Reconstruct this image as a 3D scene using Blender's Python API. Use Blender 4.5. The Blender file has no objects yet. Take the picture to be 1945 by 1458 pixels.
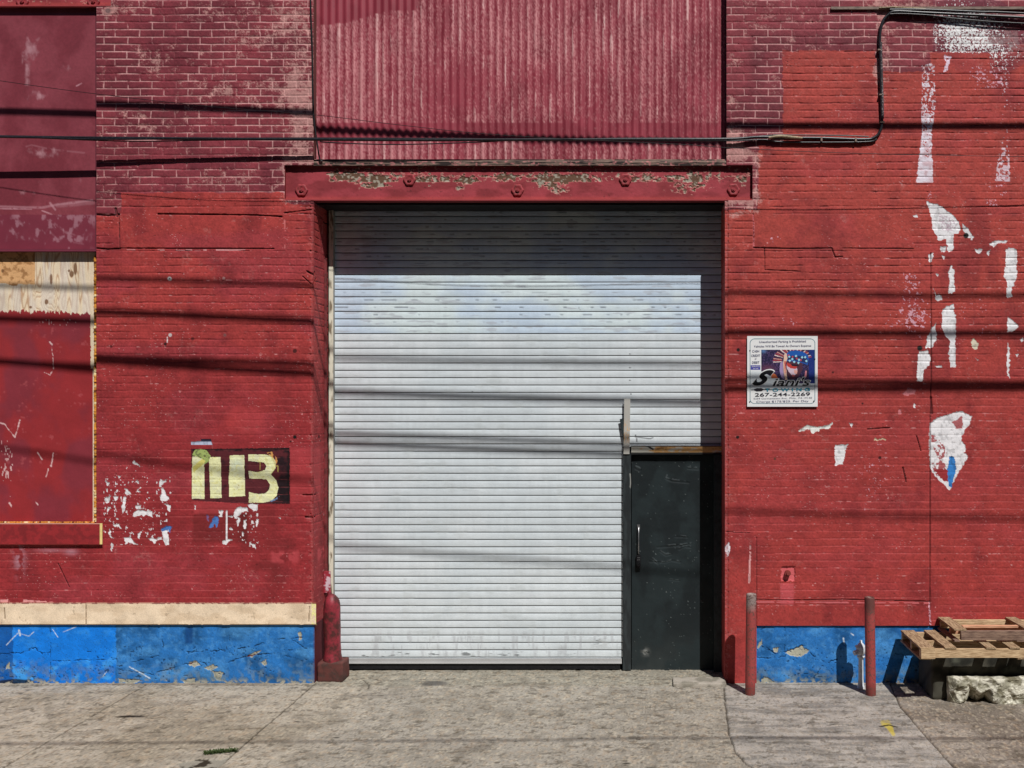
import bpy, math, random
import numpy as np

# ------------------------------------------------------------------ camera, sky, sun, exposure
D = 9.0            # camera to facade, metres
CAMZ = 2.685       # camera height
PX = 200.0         # photo pixels per metre on the facade
VX, VY = 1220.0, 760.0
sc = bpy.context.scene
cam_d = bpy.data.cameras.new('camera')
cam = bpy.data.objects.new('camera', cam_d)
sc.collection.objects.link(cam)
cam.location = (0, -D, CAMZ)
cam.rotation_euler = (math.radians(90), 0, 0)
cam_d.sensor_fit = 'HORIZONTAL'
cam_d.sensor_width = 36
cam_d.lens = 36 * D * PX / 1945.0
cam_d.shift_x = (972.5 - VX) / 1945.0
cam_d.shift_y = (VY - 729.0) / 1945.0
cam_d.clip_end = 500
sc.camera = cam

SUN = (0.48, -1.0, 1.54)       # towards the sun
w = bpy.data.worlds.new('World'); sc.world = w; w.use_nodes = True
nt = w.node_tree
sky = nt.nodes.new('ShaderNodeTexSky'); sky.sky_type = 'NISHITA'; sky.sun_disc = False
sky.sun_elevation = math.atan(SUN[2] / math.hypot(SUN[0], SUN[1]))
sky.air_density = 0.8; sky.dust_density = 0.2; sky.altitude = 600
sky.sun_rotation = math.atan2(SUN[0], SUN[1])
bgn = nt.nodes['Background']; bgn.inputs['Strength'].default_value = 0.05
nt.links.new(sky.outputs[0], bgn.inputs[0])
sd = bpy.data.lights.new('sun', 'SUN'); sd.energy = 5.0; sd.angle = math.radians(0.5); sd.color = (1.0, 0.975, 0.94)
so = bpy.data.objects.new('sun', sd); sc.collection.objects.link(so)
from mathutils import Vector
so.rotation_euler = Vector(SUN).to_track_quat('Z', 'Y').to_euler()
sc.view_settings.view_transform = 'Standard'; sc.view_settings.look = 'None'
sc.view_settings.exposure = -0.2; sc.view_settings.gamma = 1
sc.view_settings.use_curve_mapping = False

# ------------------------------------------------------------------ numpy noise
_rs = np.random.RandomState(7)
_T = _rs.rand(512, 512).astype(np.float32)
def vn(x, y, seed=0):
    x = np.asarray(x, np.float32) + seed * 37.31; y = np.asarray(y, np.float32) + seed * 91.7
    xi = np.floor(x); yi = np.floor(y)
    fx = x - xi; fy = y - yi
    fx = fx * fx * (3 - 2 * fx); fy = fy * fy * (3 - 2 * fy)
    xi = xi.astype(np.int32) & 511; yi = yi.astype(np.int32) & 511
    x1 = (xi + 1) & 511; y1 = (yi + 1) & 511
    a = _T[xi, yi]; b = _T[x1, yi]; c = _T[xi, y1]; d = _T[x1, y1]
    return (a + (b - a) * fx) * (1 - fy) + (c + (d - c) * fx) * fy
def fbm(x, y, octv=4, seed=0, gain=0.5):
    s = 0; a = 1.0; t = 0
    x = np.asarray(x, np.float32); y = np.asarray(y, np.float32)
    for i in range(octv):
        s = s + a * vn(x, y, seed + i * 3); t += a
        x = x * 2.03; y = y * 2.03; a *= gain
    return s / t
def ss(a, b, x):
    t = np.clip((x - a) / (b - a), 0, 1); return t * t * (3 - 2 * t)
def lin(c):
    c = np.asarray(c, float) / 255.0
    return np.where(c <= 0.04045, c / 12.92, ((c + 0.055) / 1.055) ** 2.4)
KW = 0.80          # sunlit wall: radiance per unit of albedo
KG = 1.22          # sunlit ground
def C(r, g, b, k=None):
    return np.clip(lin((r, g, b)) / (k or KW), 0.004, 0.88).astype(np.float32)
def inpoly(U, V, pts):
    pts = np.asarray(pts, float)
    m = np.zeros(U.shape, bool)
    bb = (U >= pts[:, 0].min()) & (U <= pts[:, 0].max()) & (V >= pts[:, 1].min()) & (V <= pts[:, 1].max())
    idx = np.nonzero(bb.ravel())[0]
    if len(idx) == 0: return m
    u = U.ravel()[idx]; v = V.ravel()[idx]
    r = np.zeros(len(idx), bool); n = len(pts)
    for i in range(n):
        x0, y0 = pts[i]; x1, y1 = pts[(i + 1) % n]
        if y0 == y1: continue
        c = ((v < y0) != (v < y1)) & (u < (x1 - x0) * (v - y0) / (y1 - y0) + x0)
        r ^= c
    mm = m.ravel(); mm[idx] = r
    return mm.reshape(U.shape)
def Z(ox, oy, k, pts): return [(ox + x / k, oy + y / k) for x, y in pts]
def blob(U, V, cx, cy, rx, ry): return np.exp(-(((U - cx) / rx) ** 2 + ((V - cy) / ry) ** 2))
def rect(U, V, x0, x1, y0, y1, s=1.0):
    return ss(x0 - s, x0 + s, U) * (1 - ss(x1 - s, x1 + s, U)) * ss(y0 - s, y0 + s, V) * (1 - ss(y1 - s, y1 + s, V))
def mixc(col, c2, m):
    m = np.clip(m, 0, 1)[..., None]; return col * (1 - m) + np.asarray(c2, np.float32) * m
def segdist(U, V, pts):
    d = np.full(U.shape, 1e6, np.float32)
    for (x0, y0), (x1, y1) in zip(pts[:-1], pts[1:]):
        dx, dy = x1 - x0, y1 - y0; L = dx * dx + dy * dy + 1e-9
        t = np.clip(((U - x0) * dx + (V - y0) * dy) / L, 0, 1)
        d = np.minimum(d, np.hypot(U - x0 - t * dx, V - y0 - t * dy))
    return d

# ------------------------------------------------------------------ placing: a photo pixel on a plane at depth y
def P(px, py, y=0.0):
    s = (D + y) / D / PX
    return ((px - VX) * s, y, CAMZ - (py - VY) * s)

# ------------------------------------------------------------------ materials
def new_mat(name):
    m = bpy.data.materials.new(name); m.use_nodes = True
    b = m.node_tree.nodes['Principled BSDF']
    return m, m.node_tree, b
def mat_attr(name, rough=0.8, bump=0.25, scale=180.0, var=0.25, spec=0.3, metal=0.0):
    """colour from the mesh's own paint attribute, broken up by fine 3-D noise"""
    m, t, b = new_mat(name)
    at = t.nodes.new('ShaderNodeAttribute'); at.attribute_name = 'Paint'
    ge = t.nodes.new('ShaderNodeNewGeometry')
    n1 = t.nodes.new('ShaderNodeTexNoise'); n1.inputs['Scale'].default_value = scale; n1.inputs['Detail'].default_value = 4
    n2 = t.nodes.new('ShaderNodeTexNoise'); n2.inputs['Scale'].default_value = 6.0; n2.inputs['Detail'].default_value = 6
    t.links.new(ge.outputs['Position'], n1.inputs['Vector']); t.links.new(ge.outputs['Position'], n2.inputs['Vector'])
    ad = t.nodes.new('ShaderNodeMath'); ad.operation = 'ADD'
    t.links.new(n1.outputs[0], ad.inputs[0]); t.links.new(n2.outputs[0], ad.inputs[1])
    mr = t.nodes.new('ShaderNodeMapRange'); mr.inputs[1].default_value = 0.7; mr.inputs[2].default_value = 1.3
    mr.inputs[3].default_value = 1 - var; mr.inputs[4].default_value = 1 + var
    t.links.new(ad.outputs[0], mr.inputs[0])
    mx = t.nodes.new('ShaderNodeVectorMath'); mx.operation = 'SCALE'
    t.links.new(at.outputs['Color'], mx.inputs[0]); t.links.new(mr.outputs[0], mx.inputs['Scale'])
    t.links.new(mx.outputs[0], b.inputs['Base Color'])
    b.inputs['Roughness'].default_value = rough; b.inputs['Specular IOR Level'].default_value = spec
    b.inputs['Metallic'].default_value = metal
    if bump:
        bp = t.nodes.new('ShaderNodeBump'); bp.inputs['Strength'].default_value = bump; bp.inputs['Distance'].default_value = 0.002
        t.links.new(n1.outputs[0], bp.inputs['Height']); t.links.new(bp.outputs[0], b.inputs['Normal'])
    return m
def mat(name, col, col2=None, rough=0.7, metal=0.0, scale=25.0, thr=(0.45, 0.65), bump=0.2, spec=0.3, stretch=(1, 1, 1)):
    m, t, b = new_mat(name)
    tc = t.nodes.new('ShaderNodeTexCoord'); mp = t.nodes.new('ShaderNodeMapping'); mp.inputs['Scale'].default_value = stretch
    t.links.new(tc.outputs['Object'], mp.inputs[0])
    n = t.nodes.new('ShaderNodeTexNoise'); n.inputs['Scale'].default_value = scale; n.inputs['Detail'].default_value = 8; n.inputs['Roughness'].default_value = 0.7
    t.links.new(mp.outputs[0], n.inputs['Vector'])
    r = t.nodes.new('ShaderNodeValToRGB')
    c2 = col if col2 is None else col2
    if col2 is None: c2 = [x * 0.7 for x in col]
    r.color_ramp.elements[0].position = thr[0]; r.color_ramp.elements[0].color = (*[float(x) for x in col], 1)
    r.color_ramp.elements[1].position = thr[1]; r.color_ramp.elements[1].color = (*[float(x) for x in c2], 1)
    t.links.new(n.outputs[0], r.inputs[0]); t.links.new(r.outputs[0], b.inputs['Base Color'])
    b.inputs['Roughness'].default_value = rough; b.inputs['Metallic'].default_value = metal; b.inputs['Specular IOR Level'].default_value = spec
    if bump:
        bp = t.nodes.new('ShaderNodeBump'); bp.inputs['Strength'].default_value = bump; bp.inputs['Distance'].default_value = 0.004
        t.links.new(n.outputs[0], bp.inputs['Height']); t.links.new(bp.outputs[0], b.inputs['Normal'])
    return m

# ------------------------------------------------------------------ meshes
col_ = sc.collection
def link(o, parent=None):
    col_.objects.link(o)
    if parent is not None: o.parent = parent
    return o
def tag(o, label=None, cat=None, group=None, kind=None):
    if label: o['label'] = label
    if cat: o['category'] = cat
    if group: o['group'] = group
    if kind: o['kind'] = kind
    return o
def empty(name, loc=(0, 0, 0)):
    o = bpy.data.objects.new(name, None); o.location = loc; o.empty_display_size = 0.2
    return link(o)
class MB:
    """collects shapes that become ONE mesh; loc = where the thing's origin stands"""
    def __init__(s): s.v = []; s.f = []; s.c = []; s.sm = []; s.n = 0
    def add(s, v, f, c=None, smooth=False):
        v = np.asarray(v, np.float64).reshape(-1, 3); f = np.asarray(f, np.int64).reshape(-1, 4)
        s.v.append(v); s.f.append(f + s.n); s.n += len(v)
        cc = np.ones((len(v), 3), np.float32) * 0.5 if c is None else np.broadcast_to(np.asarray(c, np.float32), (len(v), 3))
        s.c.append(cc); s.sm.append(np.full(len(f), smooth))
        return s
    def box(s, x0, x1, y0, y1, z0, z1, c=None, jit=0.0):
        v = np.array([(x, y, z) for x in (x0, x1) for y in (y0, y1) for z in (z0, z1)], float)
        if jit: v += np.random.RandomState(int(abs(x0 * 1000 + z0 * 77)) % 9999).uniform(-jit, jit, v.shape)
        f = [(0, 1, 3, 2), (4, 6, 7, 5), (0, 4, 5, 1), (2, 3, 7, 6), (0, 2, 6, 4), (1, 5, 7, 3)]
        return s.add(v, f, c)
    def tube(s, pts, r, seg=10, c=None, smooth=True, caps=True):
        pts = np.asarray(pts, float); n = len(pts); r = np.broadcast_to(np.asarray(r, float), (n,))
        tang = np.gradient(pts, axis=0); tang /= np.linalg.norm(tang, axis=1)[:, None] + 1e-12
        up = np.array([0.13, 0.9, 0.21]); up /= np.linalg.norm(up)
        if abs(np.dot(tang[0], up)) > 0.9: up = np.array([0.95, 0.1, 0.2])
        vs = []
        for i in range(n):
            a = np.cross(tang[i], up); a /= np.linalg.norm(a) + 1e-12; b = np.cross(tang[i], a)
            for k in range(seg):
                t = 2 * math.pi * k / seg
                vs.append(pts[i] + r[i] * (math.cos(t) * a + math.sin(t) * b))
        f = []
        for i in range(n - 1):
            for k in range(seg):
                k2 = (k + 1) % seg
                f.append((i * seg + k, i * seg + k2, (i + 1) * seg + k2, (i + 1) * seg + k))
        s.add(vs, f, c, smooth)
        if caps:
            for i in (0, n - 1):
                ring = vs[i * seg:(i + 1) * seg]; ce = pts[i]
                vv = list(ring) + [ce]
                ff = [(k, (k + 1) % seg, seg, seg) for k in range(0, seg)]
                # quads from a centre fan (two segments each)
                ff = [(seg, k, (k + 1) % seg, (k + 2) % seg) for k in range(0, seg, 2)]
                s.add(vv, ff, c, False)
        return s
    def grid(s, X, Y, Zz, c=None, smooth=True, drop=None):
        """X, Y, Z: 2-D arrays (rows, cols)"""
        r, k = X.shape
        v = np.stack([X.ravel(), Y.ravel(), Zz.ravel()], 1)
        i = np.arange(r * k).reshape(r, k)
        f = np.stack([i[:-1, :-1].ravel(), i[1:, :-1].ravel(), i[1:, 1:].ravel(), i[:-1, 1:].ravel()], 1)
        if drop is not None: f = f[~drop[:-1, :-1].ravel()]
        return s.add(v, f, None if c is None else c.reshape(-1, 3), smooth)
    def build(s, name, material, parent=None, loc=(0, 0, 0), attr=False):
        v = np.concatenate(s.v) - np.asarray(loc, float); f = np.concatenate(s.f); sm = np.concatenate(s.sm)
        me = bpy.data.meshes.new(name)
        me.vertices.add(len(v)); me.vertices.foreach_set('co', v.astype(np.float32).ravel())
        me.loops.add(len(f) * 4); me.polygons.add(len(f))
        me.polygons.foreach_set('loop_start', np.arange(0, len(f) * 4, 4, dtype=np.int32))
        me.polygons.foreach_set('loop_total', np.full(len(f), 4, np.int32))
        me.loops.foreach_set('vertex_index', f.astype(np.int32).ravel())
        me.polygons.foreach_set('use_smooth', sm)
        me.update(calc_edges=True); 
        if attr:
            c = np.concatenate(s.c); a = me.color_attributes.new('Paint', 'FLOAT_COLOR', 'POINT')
            a.data.foreach_set('color', np.concatenate([c, np.ones((len(c), 1), np.float32)], 1).astype(np.float32).ravel())
        me.materials.append(material)
        o = bpy.data.objects.new(name, me)
        link(o, parent)
        o.location = loc if parent is None else (0, 0, 0)
        return o
def px_grid(us, vs):
    return np.meshgrid(np.asarray(us, np.float32), np.asarray(vs, np.float32))
def relief(mb, us, vs, fn, y=0.0, smooth=True, drop=None):
    """a sheet facing the street; us, vs in wall pixels, fn gives colour and depth (m, + = into the wall)"""
    U, V = px_grid(us, vs)
    c, d = fn(U, V)
    s = (D + y) / D / PX
    mb.grid((U - VX) * s, y + d, CAMZ - (V - VY) * s, c.astype(np.float32), smooth, None if drop is None else drop(U + 0.5, V + 0.5))
    return mb
def smooth_path(pts, n=8):
    p = np.asarray(pts, float); p = np.vstack([2 * p[0] - p[1], p, 2 * p[-1] - p[-2]])
    out = []
    for i in range(1, len(p) - 2):
        for t in np.linspace(0, 1, n, endpoint=False):
            a, b, c, d = p[i - 1], p[i], p[i + 1], p[i + 2]
            out.append(0.5 * ((2 * b) + (-a + c) * t + (2 * a - 5 * b + 4 * c - d) * t * t + (-a + 3 * b - 3 * c + d) * t ** 3))
    out.append(p[-2]); return np.array(out)

M_paint = mat_attr('painted brick', 0.72, 0.35, 220, 0.16)
M_metal_paint = mat_attr('painted sheet metal', 0.5, 0.12, 300, 0.10, 0.4)
M_stone = mat_attr('weathered concrete', 0.88, 0.5, 160, 0.22, 0.2)
M_wood_attr = mat_attr('boards', 0.75, 0.25, 120, 0.14)
M_black = mat('black rubber', (0.008, 0.008, 0.010), (0.02, 0.02, 0.022), rough=0.45, scale=60)
M_dark = mat('dark interior', (0.010, 0.010, 0.010), (0.02, 0.018, 0.015), rough=0.9)
M_rustred = mat('rust red post paint', C(128, 54, 50), C(96, 48, 40), rough=0.55, scale=14, thr=(0.45, 0.75), spec=0.4)
M_darkred = mat('dark red iron', C(96, 34, 36), C(60, 34, 30), rough=0.5, scale=20)
M_silver = mat('silver paint', (0.60, 0.64, 0.68), (0.38, 0.40, 0.42), rough=0.45, metal=0.0, scale=30, thr=(.5, .7))
M_blackmetal = mat('black painted steel', C(46, 54, 57), C(30, 36, 39), rough=0.5, scale=18)

# ------------------------------------------------------------------ the painted brick
PITCH = 14.02; V0 = 13.4; BL = 45.8
def bricks(U, V, phase):
    wv = V + 1.6 * (fbm(U / 60, V / 90, 2, 11) - 0.5) + 0.8 * (vn(U / 14, V / 14, 5) - 0.5)
    q = (wv - V0) / PITCH
    row = np.floor(q); fr = (q - row)
    dh = np.minimum(fr, 1 - fr) * PITCH
    off = np.where(np.mod(row, 2) == 0, 0.0, BL / 2) + phase
    uu = (U + 1.4 * (vn(U / 12, V / 12, 9) - 0.5) - off + 4.0 * (vn(row * 3.7, row * 0 + 2, 21) - 0.5)) / BL
    colm = np.floor(uu); fc = uu - colm
    dv = np.minimum(fc, 1 - fc) * BL
    return row, colm, dh, dv
def wall_fn(side):
    phase = 13.0 if side == 'L' else 1382.0 + 8
    def fn(U, V):
        row, colm, dh, dv = bricks(U, V, phase)
        n1 = fbm(U / 70, V / 70, 5, 1); n2 = fbm(U / 9, V / 9, 3, 2); n3 = vn(U / 1.6, V / 1.6, 3)
        bid = vn(colm * 5.3 + 0.5, row * 7.1 + 0.5, 33)
        pink = C(126, 50, 59); dk = C(106, 40, 50)
        red = C(155, 56, 53); deep = C(137, 41, 45)
        # ---- zone of newer red paint
        wu = U + 7 * (fbm(U / 10, V / 10, 2, 41) - 0.5); wv = V + 6 * (fbm(U / 16, V / 10, 2, 42) - 0.5)
        if side == 'L':
            newz = (wv > 408) | ((wv > 365) & (wu > 230) & (wu < 545)) | ((wv > 386) & (wu > 545))
            slab = rect(U, V, 215, 540, 405, 470, 0.8)
        else:
            newz = (wv > 398) | ((wu > 1441) & (wv > 277)) | ((wu > 1487) & (wu < 1662) & (wv > 96)) | \
                   ((wu >= 1662) & (wu < 1768) & (wv > 136)) | ((wu >= 1768) & (wv > 99)) | ((wu > 1920) & (wv > 82))
            slab = rect(U, V, 1431, 1732, 406, 470, 0.8)
            slab = np.maximum(slab, rect(U, V, 1380, 1434, 1020, 1300, 1))
            slab = np.maximum(slab, rect(U, V, 1437, 1766, 1156, 1190, 1))
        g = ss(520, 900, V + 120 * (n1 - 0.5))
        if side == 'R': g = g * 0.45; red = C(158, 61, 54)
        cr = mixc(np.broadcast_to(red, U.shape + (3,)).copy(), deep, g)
        cp = mixc(np.broadcast_to(pink, U.shape + (3,)).copy(), dk, ss(0.35, 0.7, n1))
        cr = mixc(cr, C(144, 52, 60) if side == 'L' else C(150, 54, 56), 0.6 * ss(0.48, 0.72, fbm(U / 120, V / 50, 4, 61)))
        cr = mixc(cr, C(112, 33, 38), 0.55 * ss(0.50, 0.75, fbm(U / 55, V / 90, 5, 62)))
        nz = newz.astype(np.float32)
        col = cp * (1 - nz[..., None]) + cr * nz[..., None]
        col = col * (1 + 0.14 * (bid - 0.5) * (1 - 0.5 * nz))[..., None]
        # ---- mortar
        line = np.maximum(1 - ss(0.42, 1.05, dh), (1 - ss(0.42, 1.0, dv)))
        hline = 1 - ss(0.5, 1.15, dh)
        keep = ss(0.36, 0.50, fbm(U / 38, V / 20, 4, 70) + 0.08 * (n3 - 0.5))
        if side == 'L':
            keep = keep * (1 - 0.9 * blob(U, V, 330, 120, 16, 170)) * (1 - 0.8 * ss(262, 300, V) * (1 - ss(300, 330, V)) ) * (1 - 0.5 * ss(330, 370, V))
            keep = np.maximum(keep, blob(U, V, 560, 180, 60, 220) > 0.35)
        else:
            keep = keep * (1 - 0.95 * rect(U, V, 1505, 1570, -300, 90, 8)) * (1 - 0.7 * rect(U, V, 1380, 1430, 90, 170, 12))
        m_old = line * keep * (1 - nz)
        col = mixc(col, C(196, 148, 146), m_old * 0.95)
        # worn paint: pale brushing over brick faces
        wear = 0.10 * ss(0.5, 0.7, fbm(U / 50, V / 50, 4, 80))
        if side == 'L':
            for (cx, cy, rx, ry, a) in [(575, 165, 50, 75, .85), (470, 75, 45, 20, .6), (300, 112, 30, 22, .6), (400, 170, 40, 40, .35), (575, 245, 28, 50, .9), (440, 172, 30, 14, .6),
                                        (450, 20, 120, 14, .4), (560, 40, 50, 40, .6), (205, 20, 12, 10, 1.2), (225, 18, 25, 12, .7), (575, 300, 40, 9, 1.6), (440, 345, 60, 20, .35), (300, 240, 60, 30, .3),
                                        (545, 335, 10, 25, .8), (560, 378, 26, 8, 1.0)]:
                wear = wear + a * blob(U, V, cx, cy, rx, ry)
        else:
            for (cx, cy, rx, ry, a) in [(1400, 292, 34, 16, 1.5), (1390, 262, 16, 30, 1.0), (1436, 335, 7, 55, .7), (1395, 378, 42, 10, 1.5), (1428, 376, 10, 16, 1.2), (1392, 115, 12, 8, .8), (1392, 190, 10, 9, .8),
                                        (1676, 90, 12, 110, .8), (1700, 12, 60, 12, .9), (1905, 75, 45, 22, .9), (1850, 25, 130, 12, .7), (1664, 140, 7, 14, .8), (1480, 30, 60, 40, .25), (1400, 405, 20, 8, .9)]:
                wear = wear + a * blob(U, V, cx, cy, rx, ry)
        wm = ss(0.60, 0.92, np.minimum(wear, 1.1) * 0.40 + 0.62 * n2 * (.6 + .8 * fbm(U / 30, V / 12, 3, 81)) + 0.34 * n3 * (wear > 0.03) + 0.08 * line)
        wm = wm * (1 - .7 * nz * (wear < .2)); col = mixc(col, C(190, 144, 138), wm * 0.68); dep_w = .0015 * wm
        # ---- in the newer paint: dark broken joints above, pale thin joints below
        dkl = hline * ss(0.55, 0.62, fbm(U / 22, row * 3.3, 3, 90)) * nz * (1 - slab)
        hi = 1 - ss(480, 720, V) if side == 'L' else 1 - ss(560, 800, V) * 0.8
        col = mixc(col, C(92, 26, 28), dkl * (0.25 + 0.55 * hi))
        pl = (1 - ss(0.25, 0.85, dh)) * ss(0.42, 0.52, fbm(U / 60, row * 1.9, 3, 95)) * nz * (1 - slab)
        lo = ss(690, 780, V)
        if side == 'L': lo = lo * (0.35 + 0.65 * ss(215, 260, U) * (1 - ss(520, 575, U) * (V < 1000)) + 0.6 * (V > 1010))
        col = mixc(col, C(192, 92, 92), pl * np.clip(lo, 0, 1) * 0.55)
        flick = np.maximum(hline, .5 * line) * ss(0.66, 0.80, fbm(U / 9, V / 7, 4, 97)) * nz * (1 - slab) * ss(.45, .6, fbm(U / 90, V / 60, 3, 98))
        col = mixc(col, C(206, 150, 150), flick * 0.55)
        grit = fbm(U / 2.3, V / 2.3, 2, 99) - .5
        col = col * (1 + .50 * grit + .26 * (fbm(U / 13, V / 8, 3, 100) - .5))[..., None]
        # ---- relief
        vis = ss(.30, .62, fbm(U / 45, V / 18, 4, 96))
        joint = np.maximum((1 - ss(0.5, 2.2, dh)) * (1 - nz * (1 - vis) * .9), (1 - ss(0.5, 2.0, dv)) * (1 - nz * (1 - .55 * vis))) * (1 - slab)
        dep = joint * (0.0034 - 0.0018 * nz * lo) + (0.0022 - .0014 * nz) * (bid - 0.5) * (1 - slab) + 0.0030 * (n2 - 0.5) + .0012 * grit + dep_w + 0.0030 * dkl * hi
        # fine flecks
        fl = (vn(U / 1.9, V / 1.9, 101) > 0.93) & (fbm(U / 40, V / 40, 3, 102) > 0.56) & newz
        col = mixc(col, C(205, 150, 150), fl * 0.6)
        fd = (vn(U / 2.4, V / 2.2, 104) > 0.955) & (fbm(U / 30, V / 30, 3, 105) > 0.55)
        col = mixc(col, C(50, 18, 20), fd * 0.7); dep = dep + 0.003 * fd
        white = C(222, 216, 222); lilac = C(196, 190, 205)
        wu2 = U + 5 * (fbm(U / 4.5, V / 4.5, 3, 110) - 0.5); wv2 = V + 5 * (fbm(U / 4.5, V / 4.5, 3, 111) - 0.5)
        def paint(pts, c, speck=1.0, lift=0.0012, ww=True):
            nonlocal col, dep
            m = inpoly(wu2 if ww else U, wv2 if ww else V, pts)
            if speck < 1: m = m & ((0.5 * vn(U / 2.1, V / 2.1, 115) + 0.5 * vn(U / 5, V / 5, 116)) < speck)
            cw = mixc(np.broadcast_to(np.asarray(c, np.float32), U.shape + (3,)), np.asarray(c, np.float32) * .62, ss(.52, .72, fbm(U / 5, V / 8, 4, 117)) * .8) if m.any() else col
            col = np.where(m[..., None], cw, col); dep = dep + lift * m; e_ = m & ~inpoly((wu2 if ww else U) , (wv2 if ww else V) - 1.6, pts); col = np.where(e_[..., None], col * .45, col)  # upper rim darkened in the colour, as shade from the paint's thickness
            return m
        if side == 'L':
            # cracks and ledges
            for pts, wd in [([(183, 407), (205, 409), (226, 407)], 1.4), ([(300, 406), (400, 407), (480, 408), (535, 411)], 1.0), ([(183, 471), (205, 473), (228, 472)], 1.2),
                            ([(228, 471), (520, 472)], 0.7), ([(219, 396), (222, 410)], 2.2), ([(226, 405), (227, 470)], 0.5), ([(540, 404), (590, 398)], .7), ([(583, 515), (600, 525)], 1.2),
                            ([(575, 940), (592, 940)], 1.2), ([(580, 982), (592, 983)], 1.3), ([(110, 1070), (131, 1114)], .55), ([(575, 525), (592, 540)], .8)]:
                d = segdist(U, V, pts) + 1.2 * (n2 - 0.5)
                k = 1 - ss(wd * 0.7, wd * 1.3 + 0.3, d)
                col = mixc(col, C(34, 12, 14), k * 0.85); dep = dep + 0.012 * k
            d = segdist(U, V, [(228, 474), (300, 474), (340, 475), (470, 474)]); k = (d < 0.9) & (vn(U / 14, V * 0, 7) > .45); col = mixc(col, C(214, 160, 160), k * 1.0)
            d = segdist(U, V, [(540, 405), (541, 438), (541, 470)]); k = (d < 1.2) & (n2 > .5); col = mixc(col, C(200, 110, 110), k * .8)
            # the dark stains and paler repaints round the number
            st = rect(U, V, 366, 470, 960, 1030, 4) * 0.55 + 0.5 * blob(U, V, 290, 1005, 60, 26) + 0.35 * rect(U, V, 455, 560, 960, 1045, 8) + .6 * blob(U, V, 500, 1075, 28, 10) + .5 * blob(U, V, 522, 1090, 10, 24)
            col = mixc(col, C(92, 28, 28), st * ss(.3, .6, n1 + .3 * (n2 - .3)))
            col = mixc(col, C(184, 72, 78), .55 * rect(U, V, 515, 568, 1046, 1068, 4) * ss(.3, .6, n2)); col = mixc(col, C(170, 60, 64), .5 * rect(U, V, 552, 590, 850, 955, 3))
            col = mixc(col, C(176, 66, 70), .45 * rect(U, V, 368, 470, 955, 975, 2)); col = mixc(col, C(186, 66, 66), .35 * ss(.3, .7, blob(U, V, 465, 800, 45, 34)) + .4 * blob(U, V, 378, 570, 16, 18))
            col = mixc(col, C(190, 150, 165), .5 * blob(U, V, 37, 1060, 10, 28) * ss(.4, .6, n2) + .4 * blob(U, V, 135, 1048, 12, 6) + .3 * blob(U, V, 95, 1045, 25, 4))
            for (x, y, r_, c) in [(322, 529, 4, C(190, 190, 190)), (322, 529, 1.6, C(60, 50, 50)), (323, 636, 3.4, C(190, 180, 180)), (425, 528, 3, C(150, 110, 110)), (427, 636, 3.2, C(120, 70, 70)), (560, 830, 3.5, C(14, 8, 8)),
                                  (560, 666, 4, C(70, 24, 24)), (314, 653, 3, C(50, 20, 20)), (366, 643, 3, C(90, 30, 30)), (211, 658, 3, C(90, 30, 30)), (552, 838, 2, C(60, 20, 20)), (205, 20, 5, C(120, 90, 90))]:
                d = np.hypot(U - x, V - y) + 1.5 * (n2 - .5); col = mixc(col, c, 1 - ss(r_ - .7, r_ + .5, d))
            col = mixc(col, C(210, 190, 190), (segdist(U, V, [(318, 640), (318, 650)]) < 1) * 1.0)
            z1 = lambda p: Z(180, 820, 4.631, p)
            paint(z1([(845, 85), (930, 82), (935, 65), (1020, 68), (1035, 112), (845, 112)]), C(170, 178, 200), ww=False)
            paint(z1([(930, 60), (1025, 65), (1025, 85), (935, 85)]), C(40, 40, 60), ww=False)
            A = [[(90, 430), (130, 440), (125, 475), (100, 470)], [(265, 490), (290, 500), (320, 545), (290, 555), (270, 540)], [(90, 580), (140, 560), (135, 600), (110, 630), (92, 610)],
                 [(165, 565), (210, 560), (205, 590), (175, 610)], [(250, 570), (272, 565), (270, 690), (245, 715), (235, 650), (250, 620)], [(330, 735), (370, 690), (500, 695), (510, 750), (470, 735), (400, 735), (345, 745)],
                 [(360, 650), (410, 640), (400, 680), (360, 680)], [(565, 430), (640, 420), (600, 450), (590, 480), (565, 480)], [(575, 495), (605, 490), (620, 540), (665, 580), (640, 600), (590, 620), (570, 570), (590, 540)],
                 [(590, 630), (665, 640), (665, 700), (640, 680), (625, 645)], [(590, 870), (645, 860), (650, 935), (655, 990), (625, 1000), (600, 940)], [(470, 935), (540, 935), (530, 985), (500, 960)],
                 [(160, 820), (215, 810), (235, 860), (210, 835), (180, 835)], [(130, 850), (145, 880), (140, 910), (175, 940), (140, 930), (120, 890)], [(150, 970), (165, 990), (150, 1045), (140, 1030)],
                 [(255, 930), (310, 925), (340, 960), (395, 1000), (300, 970), (265, 990)], [(385, 880), (410, 870), (395, 940), (370, 930)], [(365, 425), (390, 430), (380, 460), (370, 450)],
                 [(365, 500), (405, 530), (375, 530)], [(340, 250), (360, 270), (420, 310), (360, 290), (335, 280)], [(195, 390), (230, 390), (215, 415)], [(165, 645), (180, 650), (170, 670)], [(115, 650), (130, 660), (115, 710), (108, 690)],
                 [(180, 760), (215, 765), (195, 780)], [(550, 930), (590, 920), (590, 950), (560, 955)], [(100, 500), (118, 510), (110, 530)]]
            for p in A: paint(z1(p), white)
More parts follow.
